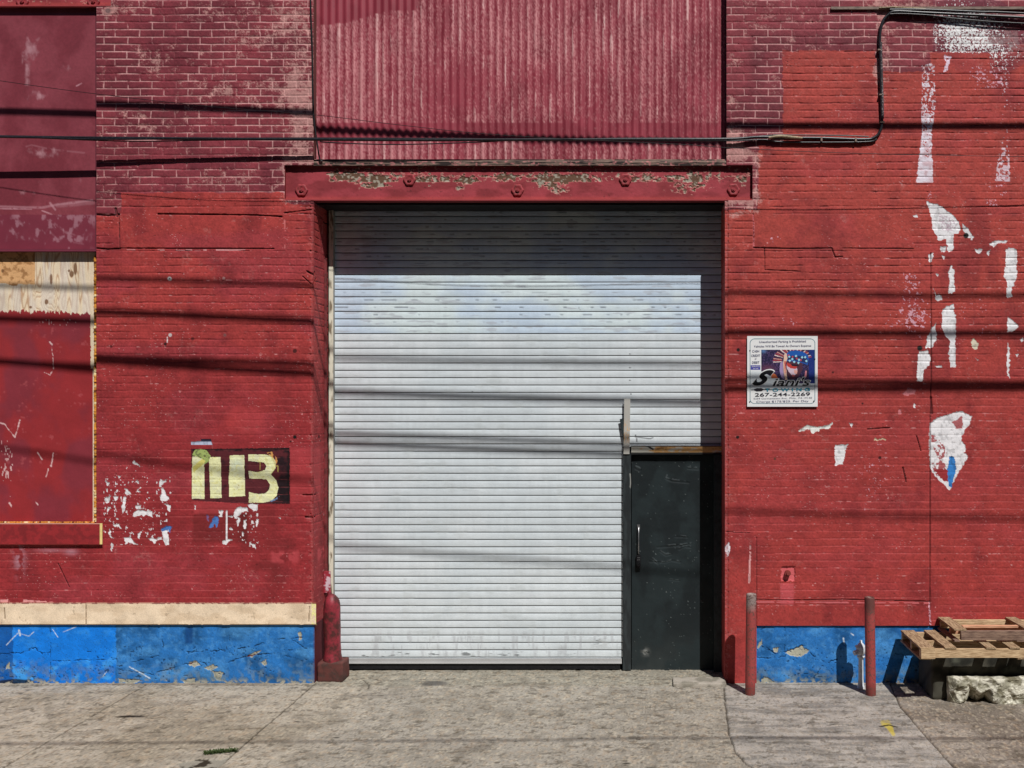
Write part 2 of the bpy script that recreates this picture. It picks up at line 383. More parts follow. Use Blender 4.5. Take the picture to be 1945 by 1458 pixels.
            for p in [[(1090, 690), (1135, 690), (1130, 720), (1115, 755), (1095, 740)], [(1220, 730), (1235, 680), (1280, 658), (1340, 665), (1350, 695), (1290, 705), (1265, 740), (1240, 765)],
                      [(1335, 640), (1380, 625), (1440, 630), (1420, 695), (1390, 690)], [(1255, 745), (1280, 760), (1270, 800), (1260, 840), (1250, 800)], [(1185, 840), (1215, 850), (1215, 865), (1190, 860)],
                      [(1310, 770), (1335, 765), (1330, 850), (1310, 855)], [(1425, 760), (1440, 765), (1430, 835), (1415, 830)], [(1370, 985), (1415, 985), (1415, 1030), (1385, 1015)], [(1130, 950), (1210, 945), (1150, 990), (1125, 985)],
                      [(1170, 735), (1215, 735), (1215, 750), (1170, 745)], [(875, 640), (890, 645), (885, 690), (876, 690)], [(1295, 880), (1320, 890), (1305, 920), (1295, 910)], [(1615, 745), (1640, 750), (1630, 765)]]:
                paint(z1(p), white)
            paint(z1([(1155, 690), (1168, 690), (1168, 955), (1153, 955)]), white, ww=False)
            bl = C(72, 112, 176)
            paint(z1([(1000, 845), (1020, 800), (1050, 740), (1090, 745), (1090, 800), (1070, 840), (1060, 805), (1030, 840)]), bl); paint(z1([(980, 730), (1005, 735), (1005, 790), (985, 780)]), C(110, 80, 120), .6)
            paint(z1([(580, 850), (630, 825), (680, 830), (665, 880), (640, 865), (600, 880)]), bl)
            sp = np.clip(rect(U, V, 196, 326, 905, 1035, 3) * .9 + rect(U, V, 440, 492, 965, 1040, 3) * .9 + .6 * blob(U, V, 250, 890, 25, 14), 0, 1)
            m = (n3 > .25) & (fbm(U / 3.6, V / 5, 3, 120) > 0.76 - 0.05 * (fbm(U / 25, V / 25, 2, 121) > .5)) & (sp > .5)
            col = mixc(col, white, m * .9)
            # chipped arris at the door jamb
            ch = (U > 590.5 - 9 * ss(.62, .8, fbm(V / 9, V * 0 + 3, 3, 130))) & (V > 380)
            col = mixc(col, C(150, 80, 80), ch * .5 * (n3 > .4)); dep = dep + .008 * ch * (U > 588)
            m = inpoly(U, V, [(0, 1139), (28, 1137), (100, 1143), (0, 1146)]) & (n2 > .48); col = mixc(col, C(215, 150, 150), m * .9)
        else:
            z2 = lambda p: Z(1680, 360, 2.43, p)
            # spray of white
            sp = 1.1 * blob(U, V, 1815, 60, 46, 50) + .75 * blob(U, V, 1870, 62, 50, 45) + .55 * blob(U, V, 1900, 100, 40, 26)
            sp = sp * (V < 100 + 6 * (n2 - .5) + 40 * (U > 1880)) * (U > 1772)
            m = (0.7 * vn(U / 1.7, V / 1.7, 140) + .3 * vn(U / 4.3, V / 4.3, 141)) < np.minimum(sp, 1.15) * .44 + .09 * (sp > .12)
            col = mixc(col, C(226, 222, 236), m * (sp > .06) * 0.95)
            col = mixc(col, C(90, 40, 60), (sp > .1) * (~m) * .35)
            strip = inpoly(wu2, V, [(1752, 122), (1775, 120), (1777, 200), (1769, 250), (1772, 346), (1741, 347), (1745, 310), (1751, 250), (1750, 200)])
            dens = .42 + .26 * ss(180, 260, V) + .2 * ss(270, 330, V); m = strip & ((0.5 * vn(U / 2.0, V / 2.0, 142) + .5 * vn(U / 4, V / 4, 143)) < dens)
            col = mixc(col, C(214, 204, 214), m * (.62 + .38 * ss(.3, .6, n2)))
            strip = inpoly(wu2, V, [(1900, 100), (1916, 100), (1914, 250), (1919, 345), (1891, 343), (1897, 290), (1902, 250)])
            dens = .26 + .36 * ss(255, 330, V); m = strip & ((0.5 * vn(U / 2.0, V / 2.0, 144) + .5 * vn(U / 4, V / 4, 145)) < dens)
            col = mixc(col, C(208, 190, 200), m * .8)
            sp = .5 * blob(U, V, 1890, 150, 35, 30) + .55 * blob(U, V, 1880, 385, 30, 14) + .45 * blob(U, V, 1900, 345, 30, 30) + .5 * blob(U, V, 1725, 545, 26, 50) + .5 * blob(U, V, 1720, 610, 50, 20) + .4 * blob(U, V, 1470, 455, 26, 22) + .35 * blob(U, V, 1745, 600, 22, 60) + .4 * blob(U, V, 1850, 140, 30, 25) \
                + .5 * blob(U, V, 1765, 360, 8, 25) + .35 * blob(U, V, 1490, 610, 40, 14) + .3 * blob(U, V, 1660, 900, 60, 100) + .3 * blob(U, V, 1840, 600, 60, 90)
            m = (0.5 * vn(U / 1.8, V / 1.8, 146) + .5 * vn(U / 5, V / 4, 147)) < sp * .62
            col = mixc(col, C(205, 160, 175), m * .8)
            col = mixc(col, C(128, 96, 100), .8 * rect(U, V, 1878, 2500, 58, 92, 8) * ss(.42, .6, n2))
            paint(Z(1550, 0, 4.924, [(1195, 500), (1215, 520), (1265, 530), (1235, 640), (1215, 680), (1195, 670), (1215, 590)]), C(214, 190, 205), .62)
            Pl = [[(192, 52), (250, 68), (310, 110), (345, 150), (350, 180), (345, 200), (320, 205), (318, 275), (298, 290), (290, 280), (290, 225), (270, 230), (252, 235), (222, 180), (215, 120)],
                  [(360, 150), (385, 180), (412, 218), (405, 232), (380, 215), (362, 190)], [(260, 262), (285, 262), (280, 285), (262, 290)], [(293, 380), (308, 345), (322, 375), (325, 470), (312, 480), (295, 475), (300, 420)],
                  [(228, 455), (240, 480), (265, 485), (268, 512), (240, 515)], [(265, 550), (285, 540), (318, 525), (322, 560), (330, 600), (325, 720), (330, 820), (305, 820), (298, 760), (300, 700), (268, 650)],
                  [(200, 670), (238, 612), (240, 690), (218, 728), (190, 730)], [(160, 745), (200, 740), (212, 765), (210, 810), (178, 830), (178, 885), (150, 885), (152, 800)],
                  [(560, 275), (580, 265), (610, 275), (612, 400), (600, 440), (585, 450), (590, 490), (565, 500), (565, 430), (552, 400), (560, 330)],
                  [(568, 585), (590, 600), (620, 628), (590, 655), (568, 660)], [(572, 700), (578, 760), (575, 870), (568, 860), (565, 780)], [(415, 270), (455, 275), (440, 297), (425, 290)], [(470, 290), (490, 275), (480, 305)],
                  [(480, 250), (510, 235), (570, 235), (560, 245), (520, 250), (500, 262)], [(398, 705), (415, 685), (425, 700), (440, 705), (428, 735), (415, 735)], [(205, 300), (230, 290), (215, 340), (205, 330)],
                  [(262, 300), (280, 310), (270, 325)], [(640, 680), (625, 690), (628, 705), (640, 700)], [(605, 760), (620, 755), (612, 772)], [(232, 385), (250, 390), (245, 400)], [(232, 810), (262, 808), (266, 820), (238, 822)], [(420, 780), (436, 782), (428, 788)],
                  [(135, 985), (145, 990), (143, 1008), (132, 1003)], [(85, 940), (108, 915), (145, 918), (140, 940), (105, 952)], [(60, 1015), (75, 1008), (80, 1035), (65, 1038)], [(128, 116), (150, 112), (158, 125), (140, 130)]]
            for i, p in enumerate(Pl):
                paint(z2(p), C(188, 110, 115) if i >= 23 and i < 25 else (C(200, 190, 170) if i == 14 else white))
            m1 = inpoly(U, V, z2([(250, 110), (310, 130), (335, 160), (320, 195), (270, 190), (255, 150)])) & (vn(U / 2, V / 2, 150) > .5); col = mixc(col, C(165, 135, 150), m1 * .6)
            m = paint(z2([(208, 1075), (260, 1045), (350, 1020), (405, 1045), (385, 1090), (360, 1130), (355, 1160), (375, 1180), (370, 1215), (385, 1232), (340, 1310), (300, 1385), (255, 1345), (210, 1290), (205, 1180)]), white)
            rr = m & inpoly(U, V, z2([(215, 1130), (250, 1140), (290, 1200), (280, 1260), (290, 1330), (240, 1320), (215, 1270), (240, 1220), (218, 1180)])) & (fbm(U / 5, V / 5, 3, 151) > .47)
            rr |= m & inpoly(wu2, wv2, z2([(315, 1075), (360, 1040), (362, 1100), (330, 1105)])); col = mixc(col, C(150, 52, 56), rr * .9)
            rr = m & inpoly(wu2, wv2, z2([(225, 1290), (290, 1290), (300, 1350), (270, 1345)])); col = mixc(col, C(140, 42, 46), rr * 1.0)
            paint(z2([(300, 1230), (325, 1235), (330, 1290), (318, 1340), (312, 1370), (296, 1370), (290, 1290)]), C(48, 118, 186))
            paint([(1517, 817), (1535, 806), (1550, 811), (1570, 808), (1584, 800), (1576, 812), (1558, 815), (1545, 824), (1537, 815), (1517, 820)], C(226, 220, 214)); paint([(1586, 845), (1612, 843), (1606, 856), (1600, 882), (1586, 884)], white)
            paint([(1612, 803), (1620, 806), (1618, 812)], white); paint([(1660, 832), (1682, 833), (1680, 836), (1660, 836)], C(200, 180, 150))
            paint([(1424, 1035), (1427, 1035), (1425, 1108), (1421, 1108)], C(205, 150, 150), .75, ww=False); paint([(1376, 1040), (1385, 1028), (1388, 1045), (1382, 1058)], C(220, 210, 220))
            for (x, y, r_, c) in [(1402, 664, 3.4, C(14, 8, 8)), (1401, 830, 3.4, C(14, 8, 8)), (1472, 871, 2.5, C(90, 50, 40)), (1671, 869, 3, C(60, 20, 20)), (1747, 661, 5, C(12, 8, 8)), (1582, 707, 2, C(60, 20, 20)), (1638, 766, 2, C(60, 20, 20)), (1835, 447, 5.5, C(16, 8, 8))]:
                d = np.hypot(U - x, V - y) + 1.5 * (n2 - .5); col = mixc(col, c, 1 - ss(r_ - .7, r_ + .5, d))
            for pts, wd in [([(1768, 480), (1769, 700), (1767, 790), (1766, 1190)], .8), ([(1431, 470), (1500, 472), (1580, 471), (1586, 488), (1600, 487)], 1.0), ([(1431, 470), (1431, 406)], .5), ([(1452, 472), (1453, 512), (1520, 515)], .6),
                            ([(1741, 828), (1749, 856)], .8), ([(1715, 888), (1721, 915)], 1.2), ([(1768, 755), (1770, 785)], 2.0), ([(1600, 471), (1735, 472)], .6), ([(1437, 1020), (1437, 1190)], .4), ([(1648, 815), (1690, 812)], .8),
                            ([(1436, 1138), (1500, 1140), (1600, 1138), (1765, 1142)], .6), ([(1765, 1142), (1766, 1185)], .6), ([(1380, 1010), (1424, 1012)], .4)]:
                d = segdist(U, V, pts) + 1.0 * (n2 - 0.5)
                k = 1 - ss(wd * 0.7, wd * 1.3 + 0.3, d)
                col = mixc(col, C(60, 18, 20), k * 0.8); dep = dep + 0.009 * k
            k = (segdist(U, V, [(1437, 1143), (1765, 1145)]) < 1.2) & (n2 > .42); col = mixc(col, C(205, 110, 115), k * .7)
            k = (segdist(U, V, [(1765, 1145), (1767, 1186)]) < 1.6) & (n3 > .45); col = mixc(col, C(220, 170, 185), k * .9)
            k = (segdist(U, V, [(1431, 408), (1432, 470)]) < 1.6) & (n3 > .5); col = mixc(col, C(200, 110, 115), k * .8)
            col = mixc(col, C(190, 84, 92), .5 * rect(U, V, 1482, 1508, 1108, 1148, 2)); col = mixc(col, C(200, 96, 100), .9 * rect(wu2, wv2, 1484, 1510, 1076, 1103, 1))
            dep = dep + .012 * rect(wu2, wv2, 1484, 1510, 1076, 1103, 1)
            col = mixc(col, C(112, 36, 38), .4 * blob(U, V, 1500, 830, 20, 50) * ss(.35, .6, n2))
            ch = (U < 1383 + 8 * ss(.6, .8, fbm(V / 9, V * 0 + 3, 3, 131))) & (V > 380); col = mixc(col, C(160, 90, 90), ch * .5 * (n3 > .5)); dep = dep + .007 * ch * (U < 1384)
        return col, dep
    return fn

# ------------------------------------------------------------------ THE BUILDING
bld = empty('brick_warehouse', (0, 0, 0))
tag(bld, 'old red painted brick warehouse front with a roller shutter', 'building')
def fine(a, b, st): return np.arange(a, b + st * 0.5, st)
def cols(a0, a, b, b0):   # coarse outside the picture, fine inside
    out = [fine(a, b, 1.1)]
    if a0 < a: out.insert(0, np.arange(a0, a, 6.0))
    if b0 > b: out.append(np.arange(b + 6, b0 + 1, 6.0))
    return np.concatenate(out)
TOP = -220
def zpx(py): return CAMZ - (py - VY) / PX
def xpx(px): return (px - VX) / PX
dark_c = (0.01, 0.01, 0.01)

# left wall: right of the boarded bay, and below the window
mb = MB(); fL = wall_fn('L')
vs = np.concatenate([np.arange(TOP, -8, 6.0), fine(-8, 1146, 1.0)])
relief(mb, fine(183, 595.5, 1.1), vs, fL, drop=lambda U, V: ((U > 540) & (V > 313) & (V < 380)) | ((U < 211) & (V < 11)))
relief(mb, cols(-420, -8, 183, 183), fine(1034, 1146, 1.0), fL)
# the left wall returns beyond the picture
relief(mb, np.arange(-900, -414, 6.0), np.arange(TOP, 1150, 5.0), fL)
# mass behind (3 cm back so that recesses have sides)
def mass(px0, px1, py0, py1, y0=0.015, y1=0.6): mb.box(xpx(px0), xpx(px1), y0, y1, zpx(py1), zpx(py0), C(110, 38, 40))
mass(183, 540, 313, 1300); mass(540, 592, TOP, 313); mass(212, 540, TOP, 313); mass(183, 212, 11, 313); mass(540, 592, 380, 1300); mass(540, 592, 312, 381, .12); mass(183, 212, TOP, 12, .12); mass(-900, 182.5, 1034, 1300, 0.02)
mass(-900, 182.5, TOP, 1034, 0.075)
mass(-900, -420, TOP, 1034, 0.02, .07)
# jamb face of the opening, brick too
def jamb(px, sgn, py0, py1, y0=0.0, y1=0.55):
    ys = np.arange(y0, y1 + 0.003, 0.0055); vv = fine(py0, py1, 1.1)
    Yg, V = np.meshgrid(ys, vv)
    Ufake = (592 - Yg * PX) if sgn > 0 else (1400 + Yg * PX)
    c, d = (fL if sgn > 0 else fR)(Ufake.astype(np.float32), V.astype(np.float32))
    d = d * np.minimum(1, Yg * 20)
    mb.grid(np.full_like(Yg, xpx(px)) + sgn * (-d), Yg, CAMZ - (V - VY) / PX, c)
jamb(595, 1, 383, 1300)
# side of the small window recess
def side(px, y1, py0, py1, c): mb.box(xpx(px - 0.4), xpx(px), 0.002, y1, zpx(py1), zpx(py0), c)
mb.build('wall', M_paint, bld, attr=True)

mb = MB(); fR = wall_fn('R')
relief(mb, cols(1380, 1380, 1955, 2420), np.concatenate([np.arange(TOP, -8, 6.0), fine(-8, 1188, 1.0)]), fR, drop=lambda U, V: (U < 1430) & (V > 313) & (V < 380))
relief(mb, fine(1377, 1380.1, 1.0), fine(381, 1188, 1.0), fR)
relief(mb, fine(1377, 1437, 1.0), fine(1188, 1300, 1.0), fR)
mass(1381, 1430, TOP, 313); mass(1381, 1430, 380, 1300, .018); mass(1381, 1430, 312, 381, .12); mass(1430, 2900, TOP, 1186); mass(1430, 2900, 1186, 1300, .03)
relief(mb, np.arange(2415, 2900, 6.0), np.arange(TOP, 1300, 5.0), fR)
jamb(1377, -1, 383, 1300)
mb.build('wall', M_paint, bld, attr=True)

# blue plinths
def blue_fn(side):
    def fn(U, V):
        n1 = fbm(U / 40, V / 30, 5, 200); n2 = fbm(U / 7, V / 7, 4, 201); n3 = vn(U / 1.6, V / 1.6, 202)
        base = np.broadcast_to(C(38, 104, 170), U.shape + (3,)).copy()
        col = mixc(base, C(24, 78, 130), .9 * ss(.42, .68, n1)); col = mixc(col, C(78, 140, 196), .45 * ss(.45, .85, n2)); col = mixc(col, C(84, 150, 205), .4 * ss(.5, .75, fbm(U / 60, V / 22, 4, 204))); col = col * (1 + .3 * (fbm(U / 2.5, V / 3.5, 3, 205) - .5))[..., None]
        if side == 'L':
            br = (U < 220 + 5 * (n2 - .5)).astype(np.float32)
            nb = mixc(np.broadcast_to(C(16, 112, 206), U.shape + (3,)).copy(), C(60, 145, 225), ss(.5, .7, fbm(U / 20, V / 14, 4, 203)) * (.3 + .7 * ss(1230, 1280, V)))
            nb = mixc(nb, C(10, 70, 140), .8 * (U < 24 + 5 * (n2 - .5)))
            col = col * (1 - br[..., None]) + nb * br[..., None]
            crk = [([(0, 1242), (40, 1240), (64, 1230), (80, 1240), (95, 1238)], .6), ([(96, 1190), (95, 1296)], .6), ([(97, 1255), (222, 1252)], .5), ([(225, 1265), (320, 1240), (430, 1235), (480, 1228), (520, 1215), (575, 1210)], .7),
                   ([(225, 1272), (290, 1280), (350, 1262), (380, 1256), (400, 1268), (470, 1246), (520, 1240), (560, 1250)], .8), ([(308, 1215), (310, 1230)], .8), ([(400, 1275), (420, 1290)], .8), ([(435, 1205), (436, 1240)], .5), ([(555, 1215), (585, 1235)], .6)]
            pt = [[(360, 1256), (372, 1254), (380, 1262), (368, 1268), (358, 1262)], [(388, 1268), (405, 1262), (415, 1268), (400, 1274)], [(402, 1274), (425, 1276), (420, 1292), (410, 1290), (405, 1280)], [(468, 1246), (480, 1240), (498, 1234), (480, 1248)],
                  [(495, 1257), (505, 1252), (508, 1260), (500, 1264)], [(566, 1202), (572, 1200), (574, 1216), (568, 1216)], [(12, 1262), (18, 1258), (18, 1270), (10, 1272)], [(346, 1292), (372, 1286), (370, 1297), (350, 1297)], [(225, 1288), (270, 1292), (250, 1298), (226, 1297)]]
            sw = [([(246, 1266), (285, 1288)], 1.2), ([(12, 1225), (34, 1202), (55, 1208), (64, 1200)], .6), ([(195, 1285), (202, 1276)], .6), ([(36, 1197), (38, 1206)], 2.0), ([(100, 1195), (110, 1210)], .5), ([(120, 1200), (145, 1190)], .5)]
        else:
            crk = [([(1452, 1225), (1460, 1235), (1475, 1242), (1500, 1236), (1524, 1226), (1536, 1236), (1550, 1250), (1570, 1258), (1590, 1252)], .9), ([(1438, 1249), (1470, 1250), (1485, 1246)], .6), ([(1462, 1228), (1475, 1234)], .8),
                   ([(1440, 1205), (1452, 1190)], .5), ([(1560, 1268), (1545, 1290)], .5), ([(1700, 1240), (1720, 1245)], .6), ([(1490, 1190), (1490, 1235)], .5)]
            pt = [[(1492, 1240), (1510, 1232), (1524, 1226), (1536, 1236), (1530, 1243), (1515, 1249), (1500, 1244)], [(1438, 1228), (1447, 1212), (1448, 1222), (1440, 1234)], [(1447, 1288), (1460, 1286), (1470, 1296), (1445, 1297)], [(1468, 1232), (1480, 1230), (1478, 1238), (1470, 1238)]]
            sw = [([(1602, 1212), (1603, 1220)], 1.4), ([(1617, 1203), (1621, 1206)], 1.2)]
        wu = U + 5 * (fbm(U / 5, V / 5, 3, 210) - .5); wv = V + 5 * (fbm(U / 5, V / 5, 3, 211) - .5)
        dep = 0.004 * (n2 - .5) + .004 * (n1 - .5)
        for p in pt:
            m = inpoly(wu, wv, p); col = mixc(col, C(158, 156, 140), m * 1.0); dep = dep + .005 * m
        for p, wd in crk:
            d = segdist(wu, wv, p); k = (1 - ss(wd * .5, wd * 1.2 + .3, d)) * ss(.36, .56, fbm(U / 10, V / 10, 3, 217)); col = mixc(col, C(14, 38, 60), k * .8); dep = dep + .007 * k
        for p, wd in sw: col = mixc(col, C(190, 205, 220), (1 - ss(wd * .6, wd + .6, segdist(U, V, p))) * (.5 + .5 * (n3 > .4)))
        dirt = ss(1250, 1300, V + 40 * (n1 - .5)) * 1.3 
        col = mixc(col, C(96, 108, 110), .55 * dirt * ss(.4, .6, n2)); pits = (vn(U / 3, V / 3, 215) > .86) & (fbm(U / 30, V / 20, 3, 216) > .5) & (V > 1225)
        col = mixc(col, C(10, 40, 70), pits * .7); dep = dep + .004 * pits
        if side == 'L':
            col = mixc(col, C(20, 22, 30), .9 * ss(.35, .6, blob(U, V, 30, 1297, 45, 9) + .2 * (n2 - .5)))
            col = mixc(col, C(14, 60, 116), .8 * rect(U, V, 352, 366, 1190, 1222, 3))
        col = mixc(col, C(150, 146, 132), ss(.55, .62, n2) * ss(1288, 1296, V))
        col = mixc(col, C(30, 60, 90), .35 * (n3 > .8))
        return col, dep
    return fn
mb = MB(); relief(mb, cols(-900, -8, 597, 597), fine(1184, 1301, 1.0), blue_fn('L'), 0.006)
mb.box(xpx(592), xpx(596.8), 0.012, .3, 0, zpx(1186), C(84, 34, 40)); mb.build('plinth', M_stone, bld, attr=True)
mb = MB(); relief(mb, cols(1437, 1437, 1955, 2900), fine(1186, 1301, 1.0), blue_fn('R'), 0.016)
mb.build('plinth', M_stone, bld, attr=True)

# cream stone band, stands proud of the plinth
def cream_fn(U, V):
    n1 = fbm(U / 30, V / 15, 5, 230); n2 = fbm(U / 6, V / 6, 4, 231)
    col = mixc(np.broadcast_to(C(220, 198, 172), U.shape + (3,)).copy(), C(204, 182, 155), ss(.45, .7, n1))
    col = mixc(col, C(150, 130, 108), .6 * ss(.70, .82, n2)); dep = .0015 * (n2 - .5)
    for p in [[(163, 1143), (163, 1188)], [(8, 1155), (9, 1175)], [(588, 1152), (586, 1180)]]:
        k = 1 - ss(.6, 1.4, segdist(U, V, p) + .6 * (n2 - .5)); col = mixc(col, C(110, 90, 70), k * .8); dep = dep + .006 * k
    col = mixc(col, C(236, 214, 140), .8 * (U > 592) * (n2 > .45)); col = mixc(col, C(90, 60, 60), .8 * (V < 1147) * (n2 > .52)); col = mixc(col, C(150, 60, 60), .7 * (V < 1146.5))
    return col, dep
mb = MB(); U_ = cols(-900, -8, 600, 600)
def band_edge(U, V):
    c, d = cream_fn(U, V)
    return c, d + 0.02 * (V > 1186.3 + 1.6 * (fbm(U / 18, U * 0, 3, 233) - .5)) 
relief(mb, U_, fine(1143.5, 1187.5, 1.0), band_edge, -0.016)
mb.box(xpx(-900), xpx(599.5), -0.010, 0.003, zpx(1186), zpx(1144.5), C(205, 182, 155)); mb.build('stone_band', M_stone, bld, attr=True)

# ---- boarded bay on the left: sheet above, plywood below
def sheet_fn(U, V):
    n1 = fbm(U / 50, V / 60, 5, 240); n2 = fbm(U / 10, V / 14, 4, 241); n3 = vn(U / 1.5, V / 1.5, 242)
    col = mixc(np.broadcast_to(C(114, 46, 56), U.shape + (3,)).copy(), C(128, 58, 68), ss(.4, .65, n1)); col = col * (1 + .3 * (fbm(U / 3, V / 3, 3, 243) - .5))[..., None]
    sc_ = .5 * blob(U, V, 65, 90, 14, 40) + .5 * blob(U, V, 50, 130, 10, 60) + .6 * blob(U, V, 75, 180, 22, 12) + .5 * blob(U, V, 120, 130, 18, 30) + .5 * blob(U, V, 90, 290, 60, 18) + .55 * blob(U, V, 40, 365, 30, 8) + .5 * blob(U, V, 150, 350, 12, 25) \
        + .55 * blob(U, V, 50, 440, 24, 22) + .4 * blob(U, V, 75, 350, 10, 20) + .3 * blob(U, V, 30, 220, 20, 20)
    col = mixc(col, C(176, 130, 138), .8 * ss(.48, .72, sc_ * .55 + .5 * n2) * (sc_ > .08))
    for p, w_, a in [([(0, 392), (80, 394), (110, 388), (175, 380)], 2.2, .4), ([(0, 396), (60, 397)], 1.0, .6), ([(110, 390), (176, 384)], 5, .22), ([(95, 385), (105, 398)], 2, .5), ([(105, 425), (130, 445)], 1.6, .8), ([(80, 400), (108, 410)], 1, .7), ([(125, 440), (142, 446)], 1.4, .8),
                     ([(95, 440), (105, 450)], 1.4, .6), ([(140, 460), (158, 463)], 1.4, .7), ([(145, 163), (155, 158)], 1, .8), ([(50, 278), (60, 275), (95, 283), (160, 290)], 1.5, .18)]:
        col = mixc(col, C(190, 140, 150), a * (1 - ss(w_ * .5, w_ + 1, segdist(U, V, p) + 2 * (n2 - .5))) * ss(.3, .5, n2 + .2 * n3))
    col = mixc(col, C(112, 42, 58), .8 * (V > 408)); 
    col = mixc(col, C(172, 128, 140), .5 * (V > 408) * ss(.55, .7, n2) * ss(.4, .6, n1))
    return col, .002 * (n1 - .5)
mb = MB(); relief(mb, cols(-420, -8, 181.5, 181.5), fine(12, 473, 1.4), sheet_fn, 0.052)
mb.box(xpx(-420), xpx(181), .054, .07, zpx(473), zpx(12), C(90, 40, 50)); mb.box(xpx(-420), xpx(182.5), -.002, .056, zpx(477), zpx(473), C(110, 46, 62)); mb.build('window_sheet', M_metal_paint, bld, attr=True)  # last box: lip added to throw a dark band on the board below
mb = MB(); 
def ply_fn(U, V):
    n1 = fbm(U / 40, V / 40, 5, 250); n2 = fbm(U / 7, V / 7, 4, 251); n3 = vn(U / 1.5, V / 1.5, 252)
    red = mixc(np.broadcast_to(C(140, 40, 44), U.shape + (3,)).copy(), C(124, 42, 52), ss(.45, .65, fbm(U / 60, V / 80, 4, 253)))
    g = fbm(U / 22, V / 160, 3, 254) * 9 + U / 14 + 1.2 * np.exp(-((U - 88) / 26) ** 2 - ((V - 574) / 22) ** 2) * 3
    ring = np.abs(np.mod(g, 1) - .5) * 2
    wood = mixc(np.broadcast_to(C(226, 200, 172), U.shape + (3,)).copy(), C(176, 138, 106), .85 * ss(.55, .95, ring)); wood = mixc(wood, C(206, 196, 186), .6 * ss(.45, .65, fbm(U / 12, V / 90, 3, 255)))
    tan_ = mixc(np.broadcast_to(C(206, 160, 112), U.shape + (3,)).copy(), C(160, 116, 74), ss(.5, .68, n2))
    m = ((U < 66) & (V < 540 + 10 * (n2 - .5))).astype(np.float32)[..., None]; wood = wood * (1 - m) + tan_ * m
    for (x, y, rx, ry) in [(88, 573, 4, 6), (58, 583, 3, 3), (136, 520, 5, 7), (5, 514, 3, 4), (131, 514, 2.5, 3), (97, 530, 3, 12), (143, 510, 4, 14)]:
        wood = mixc(wood, C(110, 74, 46), .9 * ss(.35, .6, blob(U, V, x, y, rx, ry)))
    edge = 592 + 4 * ss(60, 180, U) + 7 * (fbm(U / 8, U * 0 + 1, 3, 256) - .5) + 8 * (vn(U / 2.2, U * 0, 257) - .5)
    wz = ((V < edge) | (U > 172 + 3 * (n2 - .5)) & (V < 700) | (U > 176.5)).astype(np.float32)[..., None]
    wood2 = mixc(wood, C(214, 196, 170), (U > 171) * 1.0)
    col = red * (1 - wz) + wood2 * wz
    scr = [([(0, 803), (8, 805), (28, 830), (38, 798)], 1.1), ([(95, 649), (98, 654)], 2.0), ([(101, 860), (97, 885)], 1.5), ([(92, 890), (88, 905)], 1.2), ([(72, 860), (80, 872)], 1.3), ([(18, 955), (22, 962)], 1.8), ([(68, 953), (72, 958)], 1), ([(85, 707), (95, 712), (100, 704)], .7), ([(98, 655), (102, 700)], .4)]
    for p, w_ in scr: col = mixc(col, C(214, 180, 180), (1 - ss(w_ * .5, w_ + .5, segdist(U + 3 * (n2 - .5), V, p) + 1.6 * (vn(U / 3, V / 3, 259) - .4))) * .85)
    sp = .6 * blob(U, V, 12, 870, 12, 40) + .5 * blob(U, V, 10, 898, 10, 8) + .3 * blob(U, V, 110, 610, 40, 8)
    col = mixc(col, C(210, 175, 175), ((vn(U / 1.6, V / 5, 258)) < sp * .6) * .8); col = mixc(col, C(170, 80, 84), .5 * ss(.66, .8, n2) * (V > 600) * ss(.5, .6, n1))
    return col, .0012 * (n2 - .5) + .0015 * ring * wz[..., 0]
relief(mb, cols(-420, -8, 182, 182), fine(477, 994, 1.2), ply_fn, 0.058)
mb.box(xpx(-420), xpx(182), .062, .074, zpx(993), zpx(478), C(90, 40, 50)); mb.build('window_board', M_wood_attr, bld, attr=True)
# ragged foam sealing down the right edge and along the foot
def foam(mb, path, wd):
    pts = smooth_path(path, 60); rs = np.random.RandomState(5)
    n = len(pts); r = wd * (0.6 + 0.7 * fbm(np.arange(n) / 3.0, np.zeros(n), 3, 260)); pts = pts + rs.normal(0, wd * .16, pts.shape) * [1, .5, .3]
    cc = mixc(np.broadcast_to(C(196, 132, 52), (n, 3)).copy(), C(96, 52, 22), ss(.5, .66, fbm(np.arange(n) / 2.2, np.zeros(n), 3, 261)))
    cc = mixc(cc, C(222, 200, 150), ss(.55, .7, fbm(np.arange(n) / 9, np.zeros(n) + 4, 3, 262)))
    mb.tube(pts, r, 8, np.repeat(cc, 8, 0), caps=False)
mb = MB(); foam(mb, [P(181, y, .044) for y in (486, 560, 640, 720, 800, 880, 960, 990)], .012); foam(mb, [P(x, 992, .044) for x in (-300, -100, 0, 60, 120, 182)], .009); 
mb.build('sealant', M_stone, bld, attr=True)
# sill
def sill_fn(U, V):
    n2 = fbm(U / 8, V / 8, 4, 265); col = mixc(np.broadcast_to(C(140, 38, 42), U.shape + (3,)).copy(), C(122, 34, 38), ss(.4, .6, n2))
    col = mixc(col, C(226, 170, 150), .8 * (V < 995.4)); col = mixc(col, C(226, 196, 130), 1.0 * (U > 190 - 1.5 * n2)); return col, .002 * (n2 - .5)
mb = MB(); relief(mb, cols(-420, -8, 194, 194), fine(993.5, 1034, 1.0), sill_fn, -.028); mb.box(xpx(-420), xpx(193.6), -.026, .06, zpx(1033.5), zpx(994), C(150, 60, 56)); mb.build('window_sill', M_paint, bld, attr=True)

